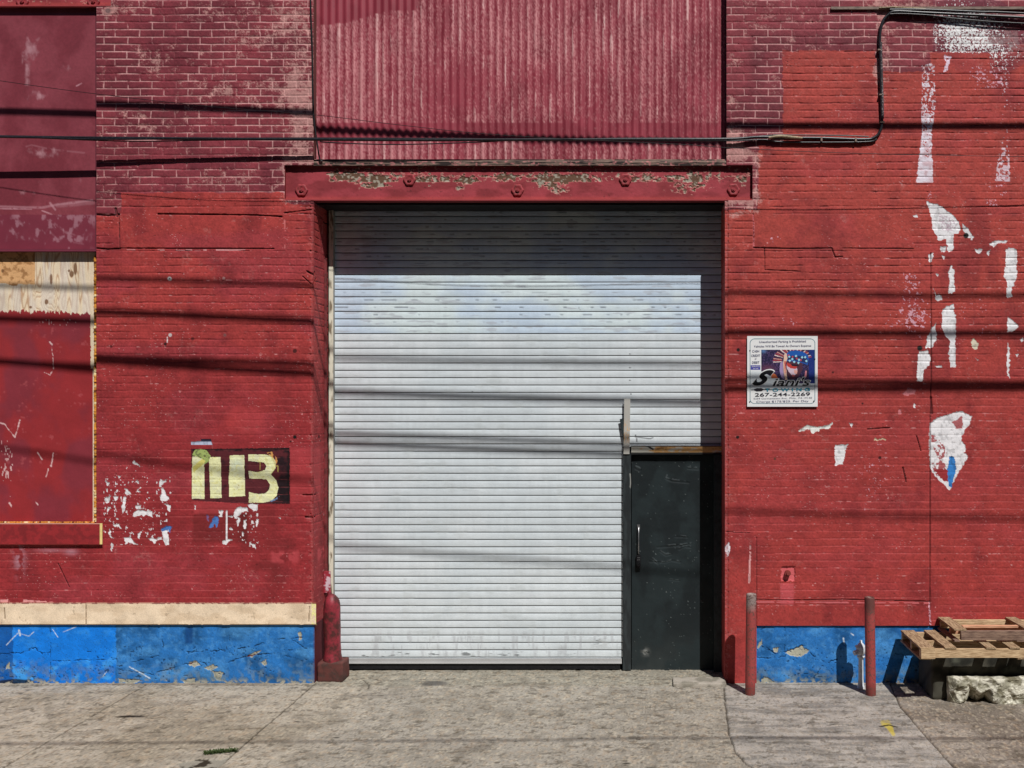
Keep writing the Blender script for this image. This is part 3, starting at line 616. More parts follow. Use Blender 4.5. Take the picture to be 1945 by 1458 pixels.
# ---- corrugated cladding above the door
def corr_fn(U, V):
    ph = (U - 600) / 14.4 + .02 * vn(V / 200, U * 0, 3); wv = np.cos(ph * 2 * math.pi)
    ridge = ss(-.1, .9, wv)
    cid = np.floor(ph + .5)
    n1 = fbm(U / 60, V / 90, 4, 270); st = fbm(U / 3.2, V / 60, 4, 271); n3 = vn(U / 1.4, V / 1.4, 272); big = fbm(U / 110, V / 130, 3, 273)
    col = mixc(np.broadcast_to(C(142, 54, 67), U.shape + (3,)).copy(), C(126, 44, 56), ss(.45, .6, n1))
    a = .35 + .9 * (vn(cid * 7.7, V / 130, 274) - .3) + .6 * (big - .45)
    a = a - .8 * blob(U, V, 868, 165, 60, 60) - .6 * blob(U, V, 1030, 150, 40, 30) - .5 * blob(U, V, 1120, 200, 25, 120) + .4 * blob(U, V, 670, 150, 50, 100) + .35 * blob(U, V, 1000, 60, 140, 60)
    top = 47 - 28 * ss(620, 760, U) - 60 * ss(790, 800, U) + 10 * (n1 - .5)
    a = np.where((V < top), -1, a); bot = 262 + 14 * ss(.3, .6, fbm(U / 16, U * 0, 3, 275)) ; a = np.where((V > 232) & (V < bot), a * .1 - .4, a); a = np.where(V >= bot, a + .25, a)
    a = a * (.55 + .45 * ridge) * (1 - .45 * ss(1200, 1375, U))
    m = ss(.10, .80, a * .58 + .50 * (st - .35) + .85 * (n3 - .5) + .3 * (fbm(U / 2.5, V / 12, 3, 277) - .5))
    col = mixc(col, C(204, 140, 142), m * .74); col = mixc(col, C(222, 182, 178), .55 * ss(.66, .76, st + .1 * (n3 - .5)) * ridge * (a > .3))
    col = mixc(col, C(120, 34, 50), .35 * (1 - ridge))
    col = mixc(col, C(60, 20, 25), (vn(U / 2, V / 2.5, 276) > .97) * .5)
    return col, .0055 * (1 - wv) + .002 * (fbm(U / 90, V / 120, 3, 278) - .5)
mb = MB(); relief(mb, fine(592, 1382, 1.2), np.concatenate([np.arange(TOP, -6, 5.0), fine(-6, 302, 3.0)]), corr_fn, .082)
mb.box(xpx(592), xpx(1382), .115, .5, zpx(384), zpx(TOP), dark_c); mb.build('corrugated_cladding', M_metal_paint, bld, attr=True)
# returns of the brick either side of the cladding
mb = MB(); mb.box(xpx(1380.3), xpx(1382), .003, .11, zpx(303), zpx(TOP), C(60, 30, 32)); mb.build('cladding_trim', M_paint, bld, attr=True)
mb = MB(); mb.box(xpx(593.5), xpx(595.5), .003, .11, zpx(303), zpx(TOP), C(100, 60, 56)); mb.build('cladding_trim', M_paint, bld, attr=True)
# timber ledge on the beam
def ledge_fn(U, V):
    n2 = fbm(U / 30, V / 1.6, 4, 280); n3 = fbm(U / 5, V / 3, 3, 281)
    col = mixc(np.broadcast_to(C(112, 92, 82), U.shape + (3,)).copy(), C(40, 30, 28), ss(.45, .6, n2)); col = mixc(col, C(176, 110, 110), .7 * ss(.58, .7, n3)); 
    return col, .02 * (1 - ss(302, 307, V)) + .006 * (n2 - .5) + .004 * n3
mb = MB(); relief(mb, fine(594, 1381, 1.2), fine(301, 314, 1.0), ledge_fn, .004); mb.box(xpx(595), xpx(1380), .014, .084, zpx(313), zpx(303.5), C(90, 74, 66)); mb.build('ledge', M_wood_attr, bld, attr=True)

# ---- steel lintel beams with bolts
def beam_fn(x0, x1, y0, y1):
    def fn(U, V):
        n1 = fbm(U / 34, V / 16, 4, 290); n2 = fbm(U / 6, V / 4.5, 4, 291); n3 = vn(U / 1.5, V / 1.5, 292)
        col = mixc(np.broadcast_to(C(150, 58, 66), U.shape + (3,)).copy(), C(128, 46, 52), ss(.4, .65, n1))
        t = (V - y0) / (y1 - y0)
        a = .85 * blob(U, V, 660, 335, 34, 10) + .95 * blob(U, V, 705, 352, 32, 8) + .8 * blob(U, V, 720, 340, 24, 8) + .8 * blob(U, V, 888, 345, 16, 10) + .8 * blob(U, V, 873, 357, 10, 7) + .9 * blob(U, V, 1045, 345, 34, 14) + .9 * blob(U, V, 1090, 338, 34, 8) + .8 * blob(U, V, 1065, 362, 18, 8) + .7 * blob(U, V, 1320, 345, 40, 16) \
            + .7 * blob(U, V, 1410, 345, 10, 10) + .6 * blob(U, V, 960, 335, 40, 6) + .6 * blob(U, V, 1230, 340, 40, 9) + .5 * blob(U, V, 1300, 360, 40, 10) + .45 * blob(U, V, 820, 342, 50, 12) + .36 * (V < 346) * (U > 620) + .06 * (U > 620) + .5 * blob(U, V, 100, 4, 200, 5)
        m = ss(.60, .66, a * .42 + .62 * n2 * (a > .05)); e = ss(.57, .60, a * .42 + .62 * n2 * (a > .05)) - m
        rust = mixc(np.broadcast_to(C(92, 66, 50), U.shape + (3,)).copy(), C(150, 142, 128), ss(.5, .62, fbm(U / 5, V / 4, 3, 293)))
        col = col * (1 - m[..., None]) + rust * m[..., None]; col = mixc(col, C(210, 150, 140), e * .6)
        col = mixc(col, C(166, 72, 66), .5 * ss(.86, .96, t)); col = mixc(col, C(60, 24, 24), .6 * (vn(U / 3, V / 2.4, 294) > .93))
        return col, .004 * m + .002 * (n2 - .5) - .003 * e
    return fn
def washer_bolt(px, py, y, parent):
    c = P(px, py, y); mb = MB()
    n = 28; ang = np.linspace(0, 2 * math.pi, n + 1)
    # scalloped washer
    prof = [(0.0, .006), (.020, .006), (.026, .007), (.040, .013), (.050, .013), (.057, .008), (.058, -.002)]
    R = np.array([p[0] for p in prof]); H = np.array([p[1] for p in prof])
    A, RR = np.meshgrid(ang, R); _, HH = np.meshgrid(ang, H)
    sc_ = 1 + .08 * np.cos(6 * A) * (RR > .03)
    mb.grid(c[0] + RR * sc_ * np.cos(A), c[1] - HH, c[2] + RR * sc_ * np.sin(A), None)
    # square nut and stub
    for (r0, r1, h0, h1, k) in [(.021, .020, .004, .020, 6), (.010, .009, .019, .025, 10)]:
        mb.tube([(c[0], c[1] - h0, c[2]), (c[0], c[1] - h1, c[2])], [r0, r1], k, smooth=False)
    return mb.build('bolt', M_bolt, parent)
M_bolt = mat('painted iron bolt', C(150, 58, 64), C(96, 44, 42), rough=.6, scale=40)
def beam(x0, x1, y0, y1, bolts, xl=None):
    mb = MB(); xs = cols(x0, max(x0, -8), x1, x1) if x0 < -8 else fine(x0, x1, 1.1)
    relief(mb, xs, fine(y0 - 1, y1, 1.0), beam_fn(x0, x1, y0, y1), .042)
    mb.box(xpx(x0), xpx(x1), .05, .115, zpx(y1), zpx(y0 - 1), C(110, 44, 46))
    mb.box(xpx(x0), xpx(x1 if x1 < 600 else x1), .006, .042, zpx(y1), zpx(y1 - 3), C(154, 60, 64))     # bottom flange lip
    o = mb.build('lintel_beam', M_paint, bld, attr=True)
    for b in bolts: washer_bolt(b[0], b[1], .040, o)
    return o
beam(540, 1429, 314, 380, [(573, 361), (778, 341), (983, 361), (1188, 341), (1393, 360)])
beam(-420, 211, -62, 11, [(43, 3), (178, 3), (-92, 3)])

# ---- roller shutter, at the back of the recess
YS = 0.43
SP = 13.97
def slat_fn(U, V):
    q = (V - 633.5) / SP; row = np.floor(q); fr = q - row
    n1 = fbm(U / 90, V / 60, 4, 300); n2 = fbm(U / 9, V / 5, 3, 301); n3 = vn(U / 1.5, V / 1.5, 302); rb = vn(row * 3.3, row * 0, 303)
    col = np.broadcast_to(C(199, 206, 210), U.shape + (3,)).copy()
    old = (V < 633).astype(np.float32)
    zinc = mixc(np.broadcast_to(C(184, 200, 216), U.shape + (3,)).copy(), C(202, 215, 230), ss(.4, .7, n1))
    col = col * (1 - old[..., None]) + zinc * old[..., None]
    col = mixc(col, C(189, 198, 203), .6 * ss(.45, .7, fbm(U / 130, V / 120, 3, 304)) * (1 - old))
    col = col * (1 + .06 * (rb - .5))[..., None]
    zb = old * np.exp(-((V - 585) / 30) ** 2); dn = ss(.63, .70, fbm(U / 12, row * 5.1, 2, 305)) * np.exp(-((fr - .45) / .12) ** 2) * np.clip(zb + .8 * old * (V < 500), 0, 1)
    col = mixc(col, C(120, 128, 138), .8 * dn)
    col = mixc(col, C(165, 170, 178), .6 * ss(.64, .74, fbm(U / 30, V / 5, 3, 306)) * old)
    d = np.minimum(fr, 1 - fr) * SP
    wave = .5 * (vn(U / 90, row * 2.2, 307) - .5)
    groove = 1 - ss(.50, 1.20, np.abs(np.where(fr > .5, 1 - fr, -fr) * SP + 0) )
    col = mixc(col, C(30, 34, 38), groove * .96)
    dep = .0030 * groove + .0022 * (np.abs(fr - .5) * 2) ** 2 + .0025 * dn + .004 * (n1 - .5) + .0025 * (vn(U / 70, row * 4.4, 308) - .5) + .0012 * (fbm(U / 24, V / 6, 3, 312) - .5)
    # scuffs near the foot
    sc_ = blob(U, V, 900, 1243, 260, 5) + .8 * blob(U, V, 1140, 1218, 22, 10) + .3 * blob(U, V, 700, 1248, 60, 4)
    col = mixc(col, C(70, 74, 76), .75 * ss(.60, .68, fbm(U / 14, V / 3, 4, 309) * .8 + .22 * sc_ - .05) * (sc_ > .15))
    col = mixc(col, C(158, 160, 160), .55 * blob(U, V, 1142, 1220, 20, 12) * ss(.4, .6, n2)); col = mixc(col, C(174, 180, 181), .35 * ss(.58, .80, fbm(U / 26, V / 16, 4, 310)) * (1 - old)); col = col * (1 + .10 * (fbm(U / 6, V / 40, 3, 313) - .5) + .10 * (fbm(U / 60, V / 5, 3, 314) - .5) + .08 * (n3 - .5))[..., None]
    col = mixc(col, C(150, 152, 156), .45 * rect(U, V, 700, 1180, 1200, 1249, 8) * ss(.55, .72, fbm(U / 5, V / 30, 3, 311)))
    for (x, y) in [(1197, 672), (1197, 698), (1197, 722), (1198, 748), (897, 744)]: col = mixc(col, C(60, 60, 66), 1 - ss(.8, 1.8, np.hypot(U - x, V - y)))
    col = mixc(col, C(60, 62, 66), .9 * (1 - ss(.6, 1.4, segdist(U, V, [(1207, 826), (1210, 838)]))) + .7 * (1 - ss(.6, 1.6, segdist(U, V, [(1210, 830), (1235, 833), (1240, 831)]))) + .4 * (segdist(U, V, [(1100, 583), (1101, 588)]) < 1))
    return col, dep
def spx(px): return (px - VX) * (D + YS) / D / PX
def spz(py): return CAMZ - (py - VY) * (D + YS) / D / PX
mb = MB()
relief(mb, fine(631, 1183, 2.2), fine(383, 1250, .42), slat_fn, YS)
relief(mb, fine(1183, 1376, 2.2), fine(383, 848, .42), slat_fn, YS)
mb.box(spx(631), spx(1183), YS + .014, YS + .03, spz(1250), spz(383), dark_c); mb.box(spx(1183), spx(1376), YS + .014, YS + .03, spz(847), spz(383), dark_c)
M_slat = mat_attr('shutter slats', 0.42, 0.08, 260, 0.06, 0.45)
shut = mb.build('roller_shutter', M_slat, bld, attr=True)
mb = MB(); mb.box(spx(634), spx(1181), YS - .012, YS + .02, spz(1259), spz(1250.5), (0.42, .42, .42)); mb.box(spx(634), spx(1181), YS - .020, YS - .012, spz(1259.2), spz(1256.5), (0.5, .5, .5)); mb.build('bottom_bar', M_metal_paint, shut, attr=True)
mb = MB(); mb.box(spx(636), spx(1178), YS - .004, YS + .02, spz(1270.5), spz(1259.3)); mb.build('rubber_seal', M_black, shut)
def guide(x0, x1, top, bot):
    mb = MB(); vv = fine(top, bot, 3); Yc = YS - .05
    def fn(U, V):
        n = fbm(U / 5, V / 20, 4, 320); c = mixc(np.broadcast_to(C(206, 202, 184), U.shape + (3,)).copy(), C(120, 108, 90), ss(.55, .72, n)); return c, .002 * n
    relief(mb, fine(x0, x1, 1.4), vv, fn, Yc)
    s_ = (D + Yc) / D / PX
    mb.box((x0 - VX) * s_, (x1 - VX) * s_, Yc + .004, YS + .012, CAMZ - (bot - VY) * s_, CAMZ - (top - VY) * s_, (.3, .29, .26))
    return mb.build('guide_rail', M_metal_paint, shut, attr=True)
guide(624.5, 633, 384, 1262); 
# conduit of old red pipe beside the left guide
M_pipe = mat('maroon pipe paint', C(112, 44, 46), C(70, 34, 32), rough=.6, scale=20)
mb = MB(); mb.tube([P(617.5, 490, .33), P(617.5, 1130, .33)], .020, 12); mb.tube([P(612, 500, .30), P(612.5, 1120, .30)], .006, 6); mb.build('conduit_pipe', M_pipe, bld)
mb = MB(); 
def ragfn(U, V):
    n = fbm(U / 6, V / 6, 4, 321); return mixc(np.broadcast_to(C(190, 172, 180), U.shape + (3,)).copy(), C(140, 44, 56), ss(.42, .50, n)), .004 * n
relief(mb, fine(612, 627, 1.2), fine(1085, 1126, 1.2), ragfn, .295); mb.box(P(612, 0, .3)[0], P(627, 0, .3)[0], .300, .32, P(0, 1126, .3)[2], P(0, 1085, .3)[2], C(150, 60, 70)); mb.build('junction_box', M_metal_paint, bld, attr=True)
# recess lining: dark soffit and ceiling behind the beam, dark void under and behind
mb = MB(); mb.box(xpx(592), xpx(1382), .118, .75, zpx(383), zpx(340)); mb.box(xpx(592), xpx(1382), YS + .16, YS + .2, 0, zpx(340)); mb.build('soffit', M_dark, bld)

# ---- the steel pedestrian door and its frame
def dpx(px, y): return (px - VX) * (D + y) / D / PX
def dpz(py, y): return CAMZ - (py - VY) * (D + y) / D / PX
YD = YS + .012
def door_fn(U, V):
    n1 = fbm(U / 30, V / 40, 5, 330); n2 = fbm(U / 6, V / 5, 4, 331); n3 = vn(U / 1.5, V / 1.5, 332)
    col = mixc(np.broadcast_to(C(33, 41, 43), U.shape + (3,)).copy(), C(26, 32, 34), ss(.4, .65, n1)); col = mixc(col, C(58, 64, 64), .5 * ss(1180, 1277, V) * ss(.35, .7, n1))
    dep = .002 * (n1 - .5)
    for p, w_ in [([(1248, 1037), (1275, 1035), (1295, 1034), (1312, 1030)], 1.0), ([(1283, 1017), (1305, 1018)], .8), ([(1290, 1041), (1300, 1036), (1312, 1037)], .9), ([(1234, 1064), (1262, 1066), (1275, 1062), (1292, 1065)], .9), ([(1255, 1045), (1265, 1052), (1275, 1050)], 1.2), ([(1272, 1098), (1290, 1100)], .8),
                  ([(1307, 887), (1326, 888)], 1.2), ([(1208, 887), (1215, 890)], 2.2), ([(1268, 900), (1265, 906), (1275, 911), (1308, 914)], 1.1), ([(1222, 1236), (1232, 1240)], 2.4), ([(1240, 1060), (1250, 1068)], 1)]:
        d = segdist(U, V + 5 * (n1 - .5), p) + 2.0 * (n2 - .5); k = (1 - ss(w_ * .4, w_ + .5, d)) * ss(.4, .6, vn(U / 7, V / 3, 336)); col = mixc(col, C(84, 92, 94), k * .5); dep = dep - .003 * k
        d = segdist(U, V, [(a, b + 2.5) for a, b in p]); k = 1 - ss(w_, w_ + 1.5, d); dep = dep + .003 * k
    col = mixc(col, C(120, 128, 126), .5 * ((n3 > .95) & (fbm(U / 25, V / 40, 3, 333) > .52)))
    col = mixc(col, C(150, 150, 146), .6 * blob(U, V, 1226, 1238, 6, 6) * ss(.45, .6, n2)); dep = dep + .0015 * (fbm(U / 22, V / 16, 3, 334) - .5) * 2
    return col, dep
mb = MB(); relief(mb, fine(1200, 1374, 1.1), fine(864, 1277, 1.2), door_fn, YD); mb.box(dpx(1200, YD), dpx(1374, YD), YD + .004, YD + .045, dpz(1276.5, YD), dpz(865, YD), C(40, 48, 50))
door = mb.build('door', mat_attr('door paint', .55, .2, 200, .12, .25), bld, attr=True)
M_chrome = mat('worn steel', (.45, .45, .46), (.25, .25, .26), rough=.3, metal=.8, scale=60)
mb = MB(); hx, hy = dpx(1213, YD), YD
mb.tube([(hx, hy, dpz(1000, YD)), (hx, hy - .03, dpz(1002, YD)), (hx, hy - .032, dpz(1030, YD)), (hx + .001, hy - .03, dpz(1050, YD)), (hx, hy, dpz(1052, YD))], .006, 8); mb.box(hx - .014, hx + .014, hy - .012, hy, dpz(1006, YD), dpz(996, YD)); hd = mb.build('handle', M_chrome, door)
mb = MB(); mb.box(hx - .021, hx + .021, hy - .030, hy, dpz(1078, YD), dpz(1053, YD)); 
mb.tube([(hx, hy - .030, dpz(1071, YD)), (hx, hy - .046, dpz(1071, YD))], .016, 12)
lk = mb.build('keypad_lock', M_black, door)
mb = MB()
for i in range(3):
    for j in range(2):
        mb.box(hx - .013 + i * .010, hx - .007 + i * .010, hy - .034, hy - .030, dpz(1058 + j * 4, YD) - .004, dpz(1058 + j * 4, YD) + .003)
mb.build('keypad_buttons', M_chrome, lk)
# frame: post, head
mb = MB(); F = YS - .035
def post_fn(U, V):
    n = fbm(U / 5, V / 25, 4, 340); c = mixc(np.broadcast_to(C(44, 50, 52), U.shape + (3,)).copy(), C(34, 38, 40), ss(.4, .6, n)); c = mixc(c, C(150, 150, 146), .8 * (1 - ss(.6, 1.6, segdist(U, V, [(1197, 900), (1198, 918), (1197, 925)])))); return c, .002 * n
relief(mb, fine(1183, 1198.5, 1.3), fine(860, 1273, 2), post_fn, F); mb.box(dpx(1183, F), dpx(1198.5, F), F + .003, YD + .05, dpz(1273, F), dpz(860, F), C(40, 44, 46)); fr = mb.build('door_frame', M_metal_paint, bld, attr=True)
def head_fn(U, V):
    n = fbm(U / 14, V / 5, 4, 341); c = mixc(np.broadcast_to(C(186, 184, 172), U.shape + (3,)).copy(), C(196, 152, 96), ss(.42, .58, n + .25 * ss(1230, 1260, U) - .1)); c = mixc(c, C(110, 74, 44), .7 * ss(.62, .7, n)); c = mixc(c, C(30, 30, 34), 1 - ss(1, 2.2, segdist(U, V, [(1224, 845), (1232, 848), (1240, 853)])))
    c = mixc(c, C(40, 40, 40), (V > 858.5) * .9 + (V < 848.5) * .8); return c, .001 * n
mb = MB(); relief(mb, fine(1199, 1374, 1.2), fine(846.5, 860, .8), head_fn, F - .004); mb.box(dpx(1198.6, F), dpx(1374, F), F, YD + .05, dpz(862.5, F), dpz(847, F), C(60, 60, 60)); mb.build('door_head', M_metal_paint, bld, attr=True)
mb = MB(); mb.box(dpx(1356, F), dpx(1374, F), F - .03, YD, dpz(1277, F), dpz(863, F), C(30, 34, 36)); mb.build('door_frame', M_blackmetal, bld)
# the pale strip of angle iron riding up over the slats
mb = MB(); a = P(1191.5, 757, F - .01); b = P(1190, 862, F - .01)
vv = np.linspace(0, 1, 60)
U, V = np.meshgrid(np.linspace(-.030, .030, 10), vv); n = fbm(U * 200, V * 25, 4, 345)
cc = mixc(np.broadcast_to(C(166, 164, 158), U.shape + (3,)).copy(), C(190, 150, 104), ss(.5, .62, n) * ss(.3, .6, V) * (1 - ss(.7, .85, V))); mb.grid(b[0] + (a[0] - b[0]) * (1 - V) + U, a[1] + 0 * U, a[2] + (b[2] - a[2]) * V, cc)
v8 = [(x + dx, y, z) for (x, z) in ((a[0], a[2]), (b[0], b[2])) for dx in (-.030, .030) for y in (a[1] + .001, a[1] + .012)]
mb.add(v8, [(0, 1, 3, 2), (4, 6, 7, 5), (0, 4, 5, 1), (2, 3, 7, 6)], C(120, 120, 116)); mb.build('angle_strip', M_metal_paint, fr, attr=True)
mb = MB(); q = [P(1177, 796, F), P(1187, 793, F), P(1187, 838, F), P(1184, 838, F)]; mb.add([(x, y, z) for x, y, z in q] + [(x, y + .006, z) for x, y, z in q], [(0, 1, 2, 3), (4, 5, 6, 7), (0, 4, 5, 1), (1, 5, 6, 2), (2, 6, 7, 3), (3, 7, 4, 0)]); mb.build('bent_flap', M_blackmetal, fr)

# ---- painted number
def num_fn(U, V):
    n1 = fbm(U / 12, V / 12, 4, 350); n2 = fbm(U / 4, V / 4, 3, 351)
    wu = U + 1.0 * (n2 - .5); wv = V + 1.0 * (vn(U / 3, V / 3, 352) - .5)
    z = lambda p: Z(180, 820, 4.631, p)
    col, dep = fL(U, V)
    base = mixc(np.broadcast_to(C(82, 30, 36), U.shape + (3,)).copy(), C(34, 16, 22), ss(.5, .95, n1 + .5 * ss(845, 865, 2 * 855 - V + 10) * 0 + .35 * ss(1480, 1700, (U - 180) * 4.631)))
    base = mixc(base, C(16, 10, 13), .85 * ss(.42, .75, .9 * np.maximum(1 - ss(853, 863, V), ss(540, 548, U)) * (.4 + n1))); base = mixc(base, C(16, 10, 14), .8 * blob(U, V, 535, 940, 14, 18))
    inn = inpoly(wu, wv, z([(848, 150), (1715, 140), (1715, 632), (1340, 632), (1000, 612), (852, 600)]))
    col = np.where(inn[..., None], base, col)
    row, cm, dh, dv = bricks(U, V, 13.0)
    col = mixc(col, C(128, 60, 62), (1 - ss(.3, .9, dh)) * .5 * ss(.4, .55, vn(U / 14, row * 3., 353)) * inn)
    yel = mixc(np.broadcast_to(C(228, 222, 168), U.shape + (3,)).copy(), C(206, 206, 168), ss(.45, .65, n1)); yel = mixc(yel, C(186, 196, 178), .8 * blob(U, V, 450, 882, 10, 12)); yel = mixc(yel, C(196, 190, 120), .6 * (n2 > .66))
    g = [[(857, 217), (962, 217), (965, 590), (853, 588)], [(1003, 222), (1108, 220), (1115, 580), (1018, 585)], [(1188, 207), (1315, 205), (1322, 565), (1183, 570), (1178, 400), (1185, 330)],
         [(1350, 198), (1500, 198), (1560, 215), (1592, 260), (1590, 320), (1550, 375), (1595, 425), (1615, 490), (1600, 560), (1560, 605), (1480, 622), (1355, 622), (1355, 528), (1440, 548), (1500, 540), (1535, 505), (1540, 460), (1510, 420), (1470, 412), (1360, 410), (1352, 345), (1440, 352), (1495, 335), (1510, 300), (1490, 272), (1430, 262), (1350, 255)]]
    for p in g:
        m = inpoly(wu, wv, z(p)); col = np.where(m[..., None], yel, col)
    lf = inpoly(wu, wv, z([(858, 195), (880, 160), (930, 148), (985, 165), (1020, 215), (1000, 260), (965, 285), (950, 240), (900, 215), (862, 215)])); col = np.where(lf[..., None], mixc(np.broadcast_to(C(150, 166, 96), U.shape + (3,)).copy(), C(104, 112, 70), ss(.45, .6, n2)), col)
    lf = inpoly(wu, wv, z([(862, 310), (945, 235), (975, 260), (950, 290), (870, 355)])); col = np.where(lf[..., None], C(206, 196, 110), col)
    lf = inpoly(wu, wv, z([(1510, 180), (1560, 175), (1600, 230), (1620, 290), (1600, 290), (1570, 230), (1530, 200)])) & (n2 > .45); col = np.where(lf[..., None], C(196, 140, 80), col)
    col = mixc(col, C(110, 140, 180), .8 * (segdist(U, V, z([(1545, 610), (1600, 590), (1620, 560)])) < 1.6) * (n2 > .45))
    col = mixc(col, C(190, 170, 90), .6 * ((segdist(U, V, z([(1455, 265), (1455, 330)])) < .8) | (segdist(U, V, z([(1540, 200), (1570, 240), (1590, 300), (1610, 300), (1610, 350)])) < 1.)))
    return col, dep
mb = MB(); relief(mb, fine(362, 551, .7), fine(849, 957, .7), num_fn, -.0012); mb.build('painted_number', M_paint, bld, attr=True)

# ---- pipe stub in a chipped hole, small fixings
mb = MB(); c = P(1496, 1089, 0); mb.tube([(c[0], .02, c[2] + .006), (c[0], -.030, c[2] + .006)], [.028, .028], 14); mb.tube([(c[0], -.030, c[2] + .006), (c[0], -.044, c[2] + .006)], [.019, .017], 8, smooth=False); mb.build('pipe_stub', M_rustred, bld)
# ---- pale conduit rail high on the right wall
M_rail = mat('weathered rail', (.30, .22, .18), (.12, .09, .08), rough=.8, scale=18, stretch=(1, 4, 4)); M_rope = mat('weathered wrap', (.45, .36, .24), (.16, .12, .08), rough=.9, scale=60)
mb = MB(); mb.box(xpx(1578), xpx(2500), -.018, .003, zpx(18.5), zpx(13.5)); mb.build('wall_rail', M_rail, bld)
# vertical lead down the left edge of the cladding
mb = MB(); mb.tube(smooth_path([P(589, -210, -.012), P(590, 0, -.012), P(593, 90, -.012), P(594, 160, -.010), P(596, 220, -.012), P(601, 262, -.010), P(607, 300, -.010), P(612, 306, -.004)]), .0075, 8)
tag(mb.build('hanging_cable', M_black, loc=P(589, -210, -.012)), 'thin black cable hanging down the left edge of the corrugated sheet', 'cable')

# ------------------------------------------------------------------ THINGS ON AND BEFORE THE WALL
# long slack cable along the facade
M_cable = mat('black cable sheath', (0.012, 0.012, 0.016), (0.05, 0.05, 0.06), rough=.35, scale=50, thr=(.5, .8), spec=.5)
A3 = lambda L: [P(*p) for p in L]
cb = empty('facade_cable', P(0, 259, -.145)); tag(cb, 'bundle of black cables strung across above the lintel and bent up the right wall', 'cable')
OC = Vector(P(0, 259, -.145))
def cpart(name, pts, r, material, parent=cb, n=10, seg=8):
    mb = MB(); mb.tube(smooth_path(pts, n), r, seg); o = mb.build(name, material, None, loc=tuple(OC)); o.parent = parent; o.location = (0, 0, 0); return o
main = [(-420, 255, -.16), (-200, 256, -.155), (0, 259, -.145), (183, 261.5, -.13), (590, 264.5, -.095), (800, 265.5, -.08), (1000, 265, -.065), (1200, 264.5, -.05), (1380, 264, -.035), (1440, 260, -.028), (1500, 261.5, -.025), (1560, 262, -.02), (1640, 264.5, -.018), (1660, 261, -.018), (1671, 250, -.018), (1675, 232, -.018), (1674, 190, -.02), (1672, 120, -.02), (1671, 70, -.02), (1676, 42, -.022), (1688, 27, -.024), (1702, 21.5, -.026), (1760, 24, -.03), (1945, 33, -.04), (2200, 46, -.05), (2450, 62, -.06)]
cpart('cable_strand', A3(main), .0135, M_cable)
cpart('cable_strand', A3([(-420, 251, -.15), (0, 259, -.15), (100, 263, -.14), (250, 268, -.12), (400, 266, -.11), (590, 265, -.095), (620, 270, -.09), (750, 274, -.08), (900, 270, -.07), (1000, 265, -.06), (1200, 262, -.05), (1380, 262, -.04), (1460, 257, -.03), (1480, 256, -.02), (1600, 257, -.02), (1650, 259, -.02)]), .0055, M_cable)
cpart('cable_strand', A3([(-420, 262, -.165), (0, 260, -.16), (183, 264, -.14), (420, 262.5, -.11), (590, 262, -.095), (850, 263, -.07), (1200, 266.5, -.05), (1380, 267, -.035), (1450, 265, -.025), (1480, 269, -.02), (1540, 270, -.018), (1645, 269, -.018), (1665, 264, -.018)]), .007, M_cable)
cpart('cable_strand', A3([(1671, 70, -.028), (1680, 36, -.028), (1695, 26, -.03), (1760, 28, -.035), (1800, 33, -.03), (1850, 38, -.03), (1945, 44, -.03), (2400, 66, -.03)]), .006, M_cable)
cpart('cable_strand', A3([(1690, 18, -.03), (1760, 18, -.034), (1860, 22, -.034), (1945, 25, -.036), (2400, 50, -.04)]), .010, M_cable)
cpart('cable_wrap', A3([(1462, 261, -.03), (1480, 258, -.032), (1505, 260, -.032), (1522, 262, -.028)]), [.012], M_rope) if False else None
mb = MB(); p_ = smooth_path(A3([(1460, 261, -.036), (1480, 258.5, -.038), (1505, 260.5, -.038), (1524, 262, -.034)]), 6); mb.tube(p_, .0105 + .004 * np.sin(np.linspace(0, 3.1, len(p_))), 8); o = mb.build('cable_wrap', M_rope, None, loc=tuple(OC)); o.parent = cb; o.location = (0, 0, 0)
mb = MB(); mb.tube(smooth_path(A3([(1700, 14, -.030), (1730, 15, -.034), (1758, 17, -.03)]), 6), .009, 8); mb.tube(smooth_path(A3([(1670, 14.5, -.024), (1705, 13, -.03)]), 4), .008, 8); o = mb.build('cable_wrap', M_rope, None, loc=tuple(OC)); o.parent = cb; o.location = (0, 0, 0)
for (x, y) in [(1671, 95), (1674, 180), (1675, 232), (1560, 264), (1625, 265)]:
    mb = MB(); c = P(x, y, -.018)
    if x < 1650: mb.box(c[0] - .008, c[0] + .008, -.035, .004, c[2] - .022, c[2] + .018)
    else: mb.box(c[0] - .022, c[0] + .022, -.037, .004, c[2] - .006, c[2] + .006)
    o = mb.build('cable_clip', M_rail, None, loc=tuple(OC)); o.parent = cb; o.location = (0, 0, 0)
M_weath = mat('weathered cable paint', (.05, .04, .045), (.36, .30, .31), rough=.7, scale=70, thr=(.52, .62))
cpart('paint_crusted_sheath', A3([(1676.5, 225, -.024), (1676, 190, -.026), (1674, 120, -.026), (1673, 80, -.026)]), .0125, M_weath)
# the thin wire slanting down
B = [(-420, 90, -.5), (-200, 122, -.5), (0, 153, -.5), (183, 178, -.5), (400, 202, -.48), (590, 217, -.45), (750, 236, -.42), (900, 252, -.4), (1050, 262, -.38), (1295, 274, -.34), (1380, 280, -.32), (1600, 290, -.3), (1945, 297, -.26), (2450, 302, -.2)]
mb = MB(); mb.tube(smooth_path(A3(B), 8), .0026, 6); tag(mb.build('thin_wire', M_black, loc=P(-420, 90, -.5)), 'hair thin black wire slanting down across the cladding and brick', 'wire')

